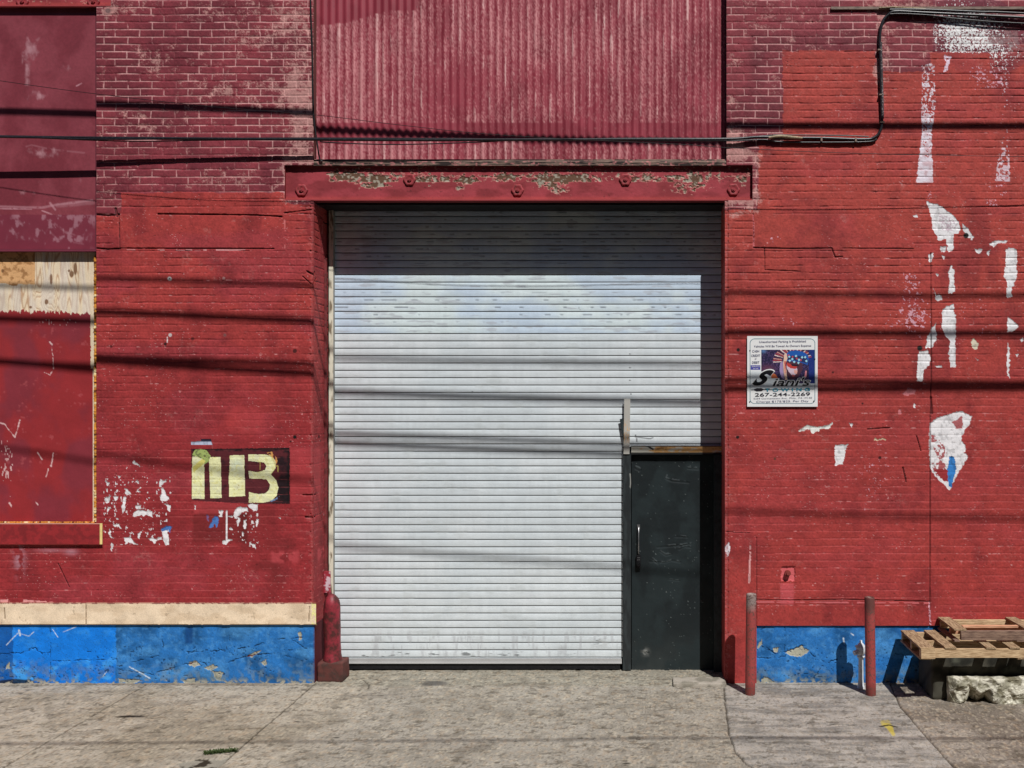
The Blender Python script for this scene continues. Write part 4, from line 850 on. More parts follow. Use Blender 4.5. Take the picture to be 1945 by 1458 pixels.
# overhead lines above the pavement: their shadows rule the facade
def overhead(pts, c, r, label, ground=False):
    out = []
    for px, py in pts:
        if ground:
            dist = D * 537.0 / (py - VY); X = (px - VX) / 1800.0 * dist; Y = dist - D; Zz = 0
        else: X, Y, Zz = P(px, py)
        out.append((X + SUN[0] * c, Y - c, Zz + SUN[2] * c))
    mb = MB(); mb.tube(smooth_path(out, 10), r, 8)
    tag(mb.build('overhead_cable', M_cable, loc=tuple(out[0])), label, 'cable', 'overhead cables whose shadows cross the wall')
overhead([(-500, 184), (-100, 190), (183, 197), (590, 213), (1000, 231), (1385, 238), (1945, 239), (2450, 236)], 1.25, .021, 'topmost overhead cable, whose dark shadow crosses the corrugated sheet')
overhead([(-500, 510), (190, 528), (590, 541), (1000, 550), (1385, 555), (1700, 561), (1945, 561), (2450, 560)], 2.5, .014, 'overhead cable whose shadow runs just below the lintel level of the brick')
overhead([(-500, 572), (190, 592), (590, 609), (1000, 622), (1385, 631), (1945, 633), (2450, 632)], 2.5, .021, 'overhead cable whose shadow runs just above the towing sign')
overhead([(-500, 645), (190, 677), (590, 691), (1000, 706), (1385, 721), (1945, 727), (2450, 728)], 2.3, .016, 'upper overhead cable of the pair shading the towing sign')
overhead([(-500, 640), (0, 668), (190, 685), (590, 709), (1000, 726), (1385, 738), (1945, 737), (2450, 734)], 2.35, .020, 'lower overhead cable of the pair shading the towing sign')
overhead([(-500, 770), (0, 833), (190, 862), (360, 886), (590, 912), (1000, 943), (1385, 970), (1945, 985), (2450, 990)], 3.2, .012, 'overhead cable whose faint shadow slants past the painted number')
overhead([(-900, 1414), (0, 1412), (972, 1405), (1300, 1401), (1945, 1402), (2600, 1404)], 4.5, .014, 'overhead cable whose thin shadow lies along the pavement', True)

# ---- bollards
def lathe(mb, cx, cy, prof, seg=24, lean=(0, 0), jitter=0, seed=0):
    a = np.linspace(0, 2 * math.pi, seg + 1); z = np.array([p[0] for p in prof]); r = np.array([p[1] for p in prof])
    A, R = np.meshgrid(a, r); _, Zz = np.meshgrid(a, z)
    if jitter: R = R * (1 + jitter * (vn(np.cos(A) * 1.5 + 5, Zz * 9, seed) + vn(np.sin(A) * 1.5 + 9, Zz * 9, seed + 1) - 1))
    mb.grid(cx + R * np.cos(A) + lean[0] * Zz, cy + R * np.sin(A) + lean[1] * Zz, Zz + 0 * A); return mb
def bollard_fn(H, top):
    m, t, b = new_mat('bollard paint')
    ge = t.nodes.new('ShaderNodeTexCoord'); sx = t.nodes.new('ShaderNodeSeparateXYZ'); t.links.new(ge.outputs['Object'], sx.inputs[0])
    n = t.nodes.new('ShaderNodeTexNoise'); n.inputs['Scale'].default_value = 9; n.inputs['Detail'].default_value = 7; t.links.new(ge.outputs['Object'], n.inputs['Vector'])
    n2 = t.nodes.new('ShaderNodeTexNoise'); n2.inputs['Scale'].default_value = 60; n2.inputs['Detail'].default_value = 5; t.links.new(ge.outputs['Object'], n2.inputs['Vector'])
    ad = t.nodes.new('ShaderNodeMath'); ad.operation = 'MULTIPLY_ADD'; ad.inputs[1].default_value = .14; t.links.new(n.outputs[0], ad.inputs[0]); t.links.new(sx.outputs[2], ad.inputs[2])
    r = t.nodes.new('ShaderNodeValToRGB'); e = r.color_ramp.elements
    e[0].position = 0.0; e[0].color = (*C(72, 40, 30), 1); e[1].position = .14; e[1].color = (*C(120, 50, 46), 1)
    for p, c in [(.17, C(142, 58, 56)), (H - .18 + .07, C(142, 60, 58)), (H - .10 + .07, top), (H + .05, top)]:
        x = e.new(min(.999, p)); x.color = (*[float(q) for q in c], 1)
    t.links.new(ad.outputs[0], r.inputs[0])
    mx = t.nodes.new('ShaderNodeMixRGB'); mx.inputs[2].default_value = (*C(86, 60, 54), 1)
    mr = t.nodes.new('ShaderNodeMapRange'); mr.inputs[1].default_value = .52; mr.inputs[2].default_value = .64; mr.inputs[4].default_value = .9
    t.links.new(n2.outputs[0], mr.inputs[0]); t.links.new(mr.outputs[0], mx.inputs[0]); t.links.new(r.outputs[0], mx.inputs[1]); t.links.new(mx.outputs[0], b.inputs['Base Color'])
    b.inputs['Roughness'].default_value = .62; bp = t.nodes.new('ShaderNodeBump'); bp.inputs['Strength'].default_value = .6; bp.inputs['Distance'].default_value = .004; t.links.new(n2.outputs[0], bp.inputs['Height']); t.links.new(bp.outputs[0], b.inputs['Normal'])
    return m
def bollard(X, Y, H, r, lean, top, label):
    o = empty('bollard', (X, Y, 0)); tag(o, label, 'bollard', 'steel pipe bollards by the wall')
    mb = MB(); lathe(mb, 0, 0, [(-.02, r), (H * .3, r), (H * .6, r), (H - .012, r), (H - .004, r - .001), (H, r - .005), (H, r - .011), (H - .02, r - .012)], 28, lean)
    q = mb.build('post', bollard_fn(H, top), o)
    mb = MB(); mb.tube([(lean[0] * H, lean[1] * H, H - .04), (lean[0] * H, lean[1] * H, H - .012)], [r - .009, r - .009], 20); mb.build('concrete_fill', M_slab, o)
    return o
M_slab = mat('old concrete', (.42, .40, .34), (.26, .25, .21), rough=.9, scale=14, bump=.5)
bollard(.985, -.34, .918, .046, (.012, 0), C(128, 112, 108), 'faded red pipe bollard standing by the door jamb')
bollard(2.085, -.355, .892, .046, (-.014, 0), C(92, 50, 46), 'faded red pipe bollard standing before the blue plinth beside the silver standpipe')

# ---- silver standpipe
sp = empty('standpipe', (2.040, -.158, 0)); tag(sp, 'small silver standpipe with a knobbly cap against the blue plinth', 'standpipe')
mb = MB(); lathe(mb, 0, 0, [(-.01, .034), (.02, .034), (.025, .028), (.07, .026), (.09, .024), (.27, .023), (.285, .026)], 18); mb.build('pipe', M_silver, sp)
mb = MB(); lathe(mb, 0, 0, [(.283, .026), (.287, .036), (.302, .037), (.306, .030), (.315, .030), (.325, .043), (.36, .046), (.385, .044), (.40, .036), (.412, .026), (.42, .020), (.425, .012), (.445, .012), (.448, .001)], 18); mb.build('cap', M_silver, sp)
mb = MB(); mb.tube([(-.03, -.02, .345), (-.072, -.035, .335)], [.022, .024], 8, smooth=False); mb.tube([(-.02, -.02, .385), (-.055, -.03, .40)], [.015, .013], 8, smooth=False); mb.tube([(.03, -.01, .365), (.055, -.015, .367)], [.015, .015], 6, smooth=False); mb.tube([(0, -.04, .375), (0, -.062, .380)], [.014, .012], 6, smooth=False); mb.build('lugs', M_silver, sp)

# ---- iron wheel guard at the foot of the left jamb
wg = empty('wheel_guard', (-2.98, .13, 0)); tag(wg, 'dented dark red iron post with a pointed top on a block at the door jamb', 'guard post')
mb = MB(); lathe(mb, 0.0, 0, [(.17, .084), (.20, .085), (.225, .080), (.24, .078), (.34, .077), (.42, .078), (.5, .076), (.60, .078), (.68, .079), (.72, .077), (.755, .069), (.785, .054), (.808, .034), (.82, .016), (.824, .001)], 28, (-.015, 0), .13, 5)
M_guard = mat('guard paint', C(132, 40, 52), C(70, 34, 33), rough=.5, scale=11, thr=(.42, .58), spec=.4, bump=.8); mb.build('post', M_guard, wg)
mb = MB(); lathe(mb, -.035, 0.01, [(.55, .020), (.7, .028), (.82, .020), (.87, .004)], 12, (0, 0), .2, 9); mb.build('fin', M_guard, wg)
M_gblock = mat('guard block', C(88, 50, 46), C(60, 46, 42), rough=.8, scale=12, bump=.6)
mb = MB(); rr = np.random.RandomState(3)
g_ = [( -.13, .115, 0), (.13, .115, 0)]
def rough_block(mb, x0, x1, y0, y1, z0, z1, st, amp, seed, fn=None, bev=.02):
    """a box with worn, uneven faces"""
    nx = max(3, int((x1 - x0) / st)); ny = max(3, int((y1 - y0) / st)); nz = max(3, int((z1 - z0) / st))
    def face(A, B, mk):
        X, Y, Zz = mk(A, B)
        cx, cy, cz = (x0 + x1) / 2, (y0 + y1) / 2, (z0 + z1) / 2
        hx, hy, hz = (x1 - x0) / 2 - bev, (y1 - y0) / 2 - bev, (z1 - z0) / 2 - bev
        dx, dy, dz = X - cx, Y - cy, Zz - cz
        qx = np.clip(dx, -hx, hx); qy = np.clip(dy, -hy, hy); qz = np.clip(dz, -hz, hz)
        ex, ey, ez = dx - qx, dy - qy, dz - qz; L = np.sqrt(ex ** 2 + ey ** 2 + ez ** 2) + 1e-9
        n = fbm(X * 9 + Zz * 3.1, Y * 9 + Zz * 7.7, 4, seed) - .5 + .6 * (fbm(X * 30 + Zz * 11, Y * 30 + Zz * 23, 3, seed + 5) - .5)
        rr_ = bev + amp * n
        X2 = cx + qx + ex / L * rr_; Y2 = cy + qy + ey / L * rr_; Z2 = cz + qz + ez / L * rr_
        c = None if fn is None else fn(X2, Y2, Z2)
        mb.grid(X2, Y2, Z2, c)
    lx = np.linspace(x0, x1, nx + 1); ly = np.linspace(y0, y1, ny + 1); lz = np.linspace(z0, z1, nz + 1)
    M = np.meshgrid
    a, b = M(lx, lz); face(a, b, lambda a, b: (a, a * 0 + y0, b)); face(a, b, lambda a, b: (a, a * 0 + y1, b))
    a, b = M(ly, lz); face(a, b, lambda a, b: (a * 0 + x0, a, b)); face(a, b, lambda a, b: (a * 0 + x1, a, b))
    a, b = M(lx, ly); face(a, b, lambda a, b: (a, b, a * 0 + z1)); face(a, b, lambda a, b: (a, b, a * 0 + z0))
    return mb
rough_block(mb, -.125, .125, -.09, .12, -.01, .185, .012, .012, 11); mb.build('base_block', M_gblock, wg)

# ---- towing sign
sg = empty('towing_sign', P(1487, 773, -.014)); tag(sg, 'square white towing company sign with a painted portrait, screwed to the brick', 'sign')
SO = P(1487, 773, -.014)
def sx(zx): return 1400 + zx / 8.578
def sy(zy): return 620 + zy / 8.578
z6 = lambda p: [(sx(a), sy(b)) for a, b in p]
def sign_fn(U, V):
    zx = (U - 1400) * 8.578; zy = (V - 620) * 8.578
    n = fbm(zx / 60, zy / 60, 3, 400); n2 = fbm(zx / 14, zy / 14, 3, 401)
    W = C(232, 238, 248); col = mixc(np.broadcast_to(W, U.shape + (3,)).copy(), C(196, 210, 232), .55 * rect(zx, zy, 225, 1262, 720, 1010, 30))  # bluish band: cable shadows painted into the sign's white
    # thin rounded border
    def rr(x0, x1, y0, y1, r):
        qx = np.maximum(np.maximum(x0 + r - zx, zx - (x1 - r)), 0); qy = np.maximum(np.maximum(y0 + r - zy, zy - (y1 - r)), 0)
        ins = np.maximum(np.maximum(x0 - zx, zx - x1), np.maximum(y0 - zy, zy - y1)); cor = np.hypot(qx, qy) - r
        return np.where((qx > 0) & (qy > 0), cor, ins)
    col = mixc(col, C(70, 110, 122), (np.abs(rr(212, 1268, 200, 1255, 75)) < 6) * .9)
    # picture: a generic portrait, feathers and a beaded band
    pic = (zx > 393) & (zx < 1262) & (zy > 375) & (zy < 925) & ~((zx < 690) & (zy > 840)) & ~((zx < 560) & (zy > 730 + (zx - 393) * .5))
    bg = mixc(np.broadcast_to(C(36, 34, 62), U.shape + (3,)).copy(), C(78, 62, 100), ss(.5, .65, n2)); bg = mixc(bg, C(24, 50, 120), .8 * (zx > 1170)); bg = mixc(bg, C(110, 60, 80), .6 * blob(zx, zy, 500, 680, 120, 60)); bg = mixc(bg, C(90, 130, 180), .7 * blob(zx, zy, 430, 400, 40, 30))
    def pp(pts, c, cond=True):
        nonlocal bg
        m = inpoly(zx + 8 * (n2 - .5), zy + 8 * (vn(zx / 12, zy / 12, 402) - .5), pts); bg = np.where((m & cond)[..., None], c, bg)
    cx, cy = 930, 560
    for i in range(26):
        a = math.radians(176 + i * 6.6); w_ = .034
        r0, r1 = 200, 345 if i < 12 else 300
        cc = [C(226, 196, 190), C(168, 62, 62), C(200, 140, 130), C(70, 40, 60)][i % 4]
        pp([(cx + r0 * math.cos(a - w_), cy + r0 * .75 * math.sin(a - w_)), (cx + r1 * math.cos(a - w_), cy + r1 * .72 * math.sin(a - w_)), (cx + r1 * math.cos(a + w_), cy + r1 * .72 * math.sin(a + w_)), (cx + r0 * math.cos(a + w_), cy + r0 * .75 * math.sin(a + w_))], cc)
    pp([(800, 560), (830, 540), (1060, 580), (1070, 700), (1010, 800), (930, 860), (860, 850), (800, 760)], C(78, 48, 62)); pp([(810, 590), (900, 620), (960, 650), (985, 700), (960, 780), (900, 800), (840, 730), (810, 680)], C(196, 176, 190))
    pp([(805, 585), (890, 610), (985, 640), (960, 690), (880, 680), (815, 640)], C(176, 60, 56)); pp([(870, 610), (1000, 620), (1010, 650), (900, 640)], C(34, 28, 40)); pp([(930, 700), (985, 720), (975, 775), (930, 760)], C(206, 150, 140)); pp([(900, 780), (950, 795), (930, 820), (895, 810)], C(150, 70, 76))
    pp([(810, 430), (870, 395), (960, 385), (1080, 410), (1150, 460), (1170, 520), (1150, 630), (1110, 610), (1000, 570), (810, 560)], C(34, 84, 160))
    pp([(815, 470), (1110, 480), (1160, 560), (1130, 600), (1000, 560), (815, 540)], C(40, 50, 90)); 
    for (x, y) in [(850, 490), (960, 480), (1060, 500), (900, 530), (1010, 540), (860, 555), (930, 575), (1000, 590), (1110, 500), (1130, 560)]: pp([(x - 22, y), (x, y - 22), (x + 22, y), (x, y + 22)], C(150, 200, 226))
    for (x, y) in [(905, 490), (975, 520), (840, 465), (1040, 545)]: pp([(x - 17, y), (x, y - 20), (x + 17, y), (x, y + 20)], C(180, 70, 80))
    pp([(770, 450), (810, 440), (820, 520), (790, 600), (800, 700), (820, 860), (780, 870), (760, 740), (750, 600)], C(214, 180, 160)); pp([(700, 600), (745, 560), (750, 700), (770, 860), (720, 830), (690, 720)], C(150, 130, 170)); pp([(770, 560), (795, 560), (790, 760), (775, 760)], C(186, 80, 70))
    pp([(1110, 720), (1135, 720), (1130, 830), (1100, 830)], C(190, 120, 130)); pp([(560, 760), (620, 770), (680, 850), (600, 870), (540, 820)], C(206, 110, 70))
    col = np.where(pic[..., None], bg, col)
    pu = (zx > 222) & (zx < 378) & (zy > 630) & (zy < 706); col = np.where(pu[..., None], C(70, 70, 150), col)
    # arrow-like rule through the word
    col = mixc(col, C(40, 60, 70), (segdist(zx, zy, [(230, 1032), (1250, 1018)]) < 7) * 1.0)
    m = inpoly(zx, zy, [(270, 1020), (330, 1002), (400, 1005), (445, 1025), (400, 1055), (320, 1060), (280, 1045)]); col = np.where(m[..., None], C(44, 42, 48), col)
    return col, 0 * U
mb = MB(); relief(mb, fine(sx(165), sx(1308), .42), fine(sy(155), sy(1305), .42), sign_fn, -.0175, smooth=False); mb.box(xpx(sx(165)), xpx(sx(1308)), -.0165, -.013, zpx(sy(1305)), zpx(sy(155)), C(220, 220, 224))
M_sign = mat_attr('printed aluminium', .35, 0, 200, .03, .5)
o = mb.build('panel', M_sign, None, loc=SO, attr=True); o.parent = sg; o.location = (0, 0, 0)
panel = o
def text(body, zx, zy, h, wd, c, shear=0.0, name='lettering', off=.0200, align='CENTER', edge=None, space=1.0, bold=0):
    """zx, zy: centre in sign units; h cap height; wd total width"""
    cu = bpy.data.curves.new(name, 'FONT'); cu.body = body; cu.align_x = 'CENTER'; cu.align_y = 'CENTER'; cu.shear = shear; cu.space_character = space; cu.size = 1; cu.offset = bold
    ob = bpy.data.objects.new(name, cu); col_.objects.link(ob)
    bpy.context.view_layer.update()
    me = bpy.data.meshes.new_from_object(ob.evaluated_get(bpy.context.evaluated_depsgraph_get())); bpy.data.objects.remove(ob)
    n = len(me.vertices); co = np.zeros(n * 3, np.float32); me.vertices.foreach_get('co', co); co = co.reshape(-1, 3)
    w0 = co[:, 0].max() - co[:, 0].min(); h0 = co[:, 1].max() - co[:, 1].min(); co[:, 0] -= (co[:, 0].max() + co[:, 0].min()) / 2; co[:, 1] -= (co[:, 1].max() + co[:, 1].min()) / 2
    k = 1 / 8.578 / PX; X = xpx(sx(zx)) + co[:, 0] * wd * k / w0; Zz = zpx(sy(zy)) + co[:, 1] * h * k / h0 + co[:, 0] / w0 * wd * k * .015
    out = np.stack([X - SO[0], np.full(n, -off) - SO[1], Zz - SO[2]], 1); me.vertices.foreach_set('co', out.astype(np.float32).ravel()); me.update()
    key = 'ink ' + '-'.join(str(int(v)) for v in c)
    mt = bpy.data.materials.get(key)
    if mt is None: mt = mat(key, C(*c), [float(v) * .85 for v in C(*c)], rough=.5, scale=90, bump=0)
    me.materials.clear(); me.materials.append(mt); o = bpy.data.objects.new(name, me); link(o, sg); return o
text('Unauthorized Parking Is Prohibited', 737, 250, 44, 760, (96, 96, 118), bold=.01)
text('Vehicles Will Be Towed At Owners Expense', 737, 322, 44, 930, (96, 96, 118), bold=.01)
for b_, y in [('CASH', 402), ('CREDIT', 474), ('or', 528), ('DEBIT', 585)]: text(b_, 300, y, 20 if b_ == 'or' else 38, {'CASH': 115, 'CREDIT': 145, 'or': 30, 'DEBIT': 120}[b_], (80, 84, 110), bold=.01)
text('SERVICE', 300, 650, 20, 130, (226, 226, 236), off=.0185); text('24 HR', 300, 684, 18, 90, (226, 226, 236), off=.0185)
text('S', 420, 835, 285, 390, (226, 230, 238), shear=.7, bold=.06, off=.0190); text('S', 420, 835, 250, 355, (20, 20, 24), shear=.7, bold=.045, off=.0200)
text("iani's", 880, 900, 158, 640, (232, 234, 240), shear=.3, bold=.045, off=.0190); text("iani's", 880, 900, 138, 620, (22, 22, 26), shear=.3, bold=.012, off=.0200)
text('TOWING', 815, 1030, 56, 730, (20, 90, 110), off=.0190, space=1.7, bold=.03); text('TOWING', 815, 1030, 44, 718, (40, 150, 176), off=.0200, space=1.7)
text('267-244-2269', 735, 1105, 58, 900, (52, 52, 60), off=.0200, bold=.012); text('5259 Germantown Ave., Phila., PA 19140', 740, 1168, 30, 950, (110, 110, 124), off=.0200); text('Charge $175/$25. Per Day', 735, 1222, 42, 850, (90, 96, 120), off=.0200)
for (a, b) in [(207, 390), (1262, 530), (205, 1225), (1245, 1215)]:
    mb = MB(); mb.tube([(xpx(sx(a)), -.016, zpx(sy(b))), (xpx(sx(a)), -.022, zpx(sy(b)))], [.007, .005], 10); o = mb.build('screw', M_darkblue if 'M_darkblue' in globals() else M_blackmetal, None, loc=SO); o.parent = sg; o.location = (0, 0, 0)

# ---- concrete block with two timber pallets on it, and a broken slab before it
def blockcol(X, Y, Zz):
    n = fbm(X * 7, Zz * 7 + Y * 5, 4, 420); c = mixc(np.broadcast_to(C(66, 64, 56), X.shape + (3,)).copy(), C(34, 34, 30), ss(.4, .6, n)); return mixc(c, C(90, 92, 80), .5 * ss(.62, .72, n))
mb = MB(); rough_block(mb, 2.60, 4.6, -.50, -.06, -.01, .405, .02, .02, 21, blockcol, .035); tag(mb.build('concrete_block', M_stone, loc=(2.6, -.5, 0), attr=True), 'large dark mossy concrete block under the timber pallets', 'concrete block')
def slabcol(X, Y, Zz):
    n = fbm(X * 16, Zz * 22 + Y * 9, 5, 430); c = mixc(np.broadcast_to(C(204, 200, 184, 1.0), X.shape + (3,)).copy(), C(150, 146, 128, 1.0), ss(.40, .66, n)); c = mixc(c, C(96, 90, 70), .8 * ss(.58, .66, fbm(X * 22, Zz * 30, 5, 431))); c = c * (1 + .5 * (fbm(X * 90, Zz * 90 + Y * 60, 3, 432) - .5))[..., None]; return c
mb = MB(); rough_block(mb, 2.725, 4.2, -.625, -.512, -.01, .222, .009, .020, 31, slabcol, .014)
# broken toe of the slab: angular facets knocked out of the face and foot
rs = np.random.RandomState(8)
planes = []
planes += [(np.array([-.62, -.70, -.35]), np.array([2.76, -.60, .05])), (np.array([-.75, -.6, .2]), np.array([2.745, -.60, .17])), (np.array([.35, -.65, -.68]), np.array([2.93, -.60, .045])), (np.array([-.45, -.6, -.66]), np.array([3.03, -.60, .05]))]
for a in mb.v:
    for n_, c_ in planes:
        n_ = n_ / np.linalg.norm(n_); d_ = (a - c_) @ n_; near = (np.abs(a[:, 0] - c_[0]) < .16)
        a -= np.where((d_ > 0) & near, d_, 0)[:, None] * n_
    nn = fbm(a[:, 0] * 22, a[:, 2] * 26, 4, 440); st_ = np.floor(fbm(a[:, 0] * 9, a[:, 2] * 13, 3, 441) * 9) / 9
    a[:, 1] += .016 * (nn - .5) + .05 * (st_ - .45) * (a[:, 1] < -.59)
mb.sm = [np.zeros_like(q) for q in mb.sm]
tag(mb.build('broken_slab', M_stone, loc=(2.72, -.6, 0), attr=True), 'pale broken concrete slab leaning on the dark block under the pallets', 'slab')
M_wood_g = mat('weathered grey board', C(140, 116, 100), C(86, 66, 58), rough=.85, scale=7, stretch=(1.2, 9, 9), thr=(.38, .62), bump=.4)
M_wood_y = mat('sun-bleached board', C(202, 176, 140), C(140, 112, 82), rough=.8, scale=9, stretch=(1.0, 12, 12), thr=(.40, .60), bump=.4)
M_wood_d = mat('sun-bleached deck board', C(190, 164, 130, 1.1), C(112, 88, 66, 1.1), rough=.8, scale=9, stretch=(12, 1.0, 12), thr=(.40, .60), bump=.4)
M_wood_p = mat('pinkish board', C(204, 156, 126), C(166, 120, 92), rough=.8, scale=9, stretch=(1.0, 12, 12), thr=(.40, .60), bump=.4)
def board(parent, name, x0, x1, y0, y1, z0, z1, m, base):
    mb = MB(); e = .003
    rs = np.random.RandomState(int((x0 * 37 + y0 * 91 + z0 * 53) * 100) % 9999)
    # lightly bevelled board with uneven ends
    xs = [x0, x0 + e, x1 - e, x1]; 
    ring = lambda x, k: [(x, y0 + k, z0 + k), (x, y1 - k, z0 + k), (x, y1 - k, z1 - k), (x, y0 + k, z1 - k)]
    if (x1 - x0) >= (y1 - y0):
        seq = [(x0, e), (x0 + e, 0), (x1 - e, 0), (x1, e)]; rings = [ring(*s_) for s_ in seq]
    else:
        ry = lambda y, k: [(x0 + k, y, z0 + k), (x1 - k, y, z0 + k), (x1 - k, y, z1 - k), (x0 + k, y, z1 - k)]
        rings = [ry(y0, e), ry(y0 + e, 0), ry(y1 - e, 0), ry(y1, e)]
    v = np.array([p for r_ in rings for p in r_]) + rs.normal(0, .0012, (16, 3)); f = [(i * 4 + k, i * 4 + (k + 1) % 4, (i + 1) * 4 + (k + 1) % 4, (i + 1) * 4 + k) for i in range(3) for k in range(4)] + [(0, 1, 2, 3), (12, 13, 14, 15)]
    mb.add(v, f); o = mb.build(name, m, None, loc=base); o.parent = parent; o.location = (0, 0, 0); return o
lb = (2.44, -.67, .405); lo = empty('timber_pallet', lb); tag(lo, 'pale timber pallet lying on the concrete block, the lower of two', 'pallet', 'timber pallets by the wall')
for y in (-.67, -.39, -.09): board(lo, 'stringer', 2.445, 4.35, y, y + .04, .421, .497, M_wood_y, lb)
for x, w_ in [(2.44, .125), (2.66, .10), (3.02, .09), (3.23, .09), (3.50, .10), (3.76, .10), (4.02, .10), (4.24, .12)]: board(lo, 'deck_board', x, x + w_, -.675, -.045, .499, .515, M_wood_d, lb)
for x, w_ in [(2.44, .10), (3.30, .12), (4.25, .12)]: board(lo, 'bottom_board', x, x + w_, -.672, -.045, .405, .419, M_wood_d, lb)
board(lo, 'end_block', 2.445, 2.57, -.690, -.672, .418, .512, M_wood_y, lb)
ub = (2.80, -.50, .517); uo = empty('timber_pallet', ub); tag(uo, 'weathered grey timber pallet with missing boards, the upper of two', 'pallet', 'timber pallets by the wall')
board(uo, 'stringer', 2.86, 4.5, -.50, -.462, .533, .615, M_wood_g, ub); board(uo, 'stringer', 2.84, 4.5, -.27, -.232, .533, .605, M_wood_p, ub); board(uo, 'stringer', 2.82, 4.5, -.045, -.012, .533, .607, M_wood_y, ub)
for x, w_ in [(2.80, .11), (3.44, .10), (3.95, .11)]: board(uo, 'deck_board', x, x + w_, -.495, -.012, .617, .631, M_wood_d, ub)
for x, w_ in [(2.80, .05), (3.36, .10), (4.05, .10)]: board(uo, 'bottom_board', x, x + w_, -.50, -.012, .517, .531, M_wood_g, ub)
board(uo, 'deck_board', 2.93, 3.5, -.34, -.29, .607, .620, M_wood_p, ub)

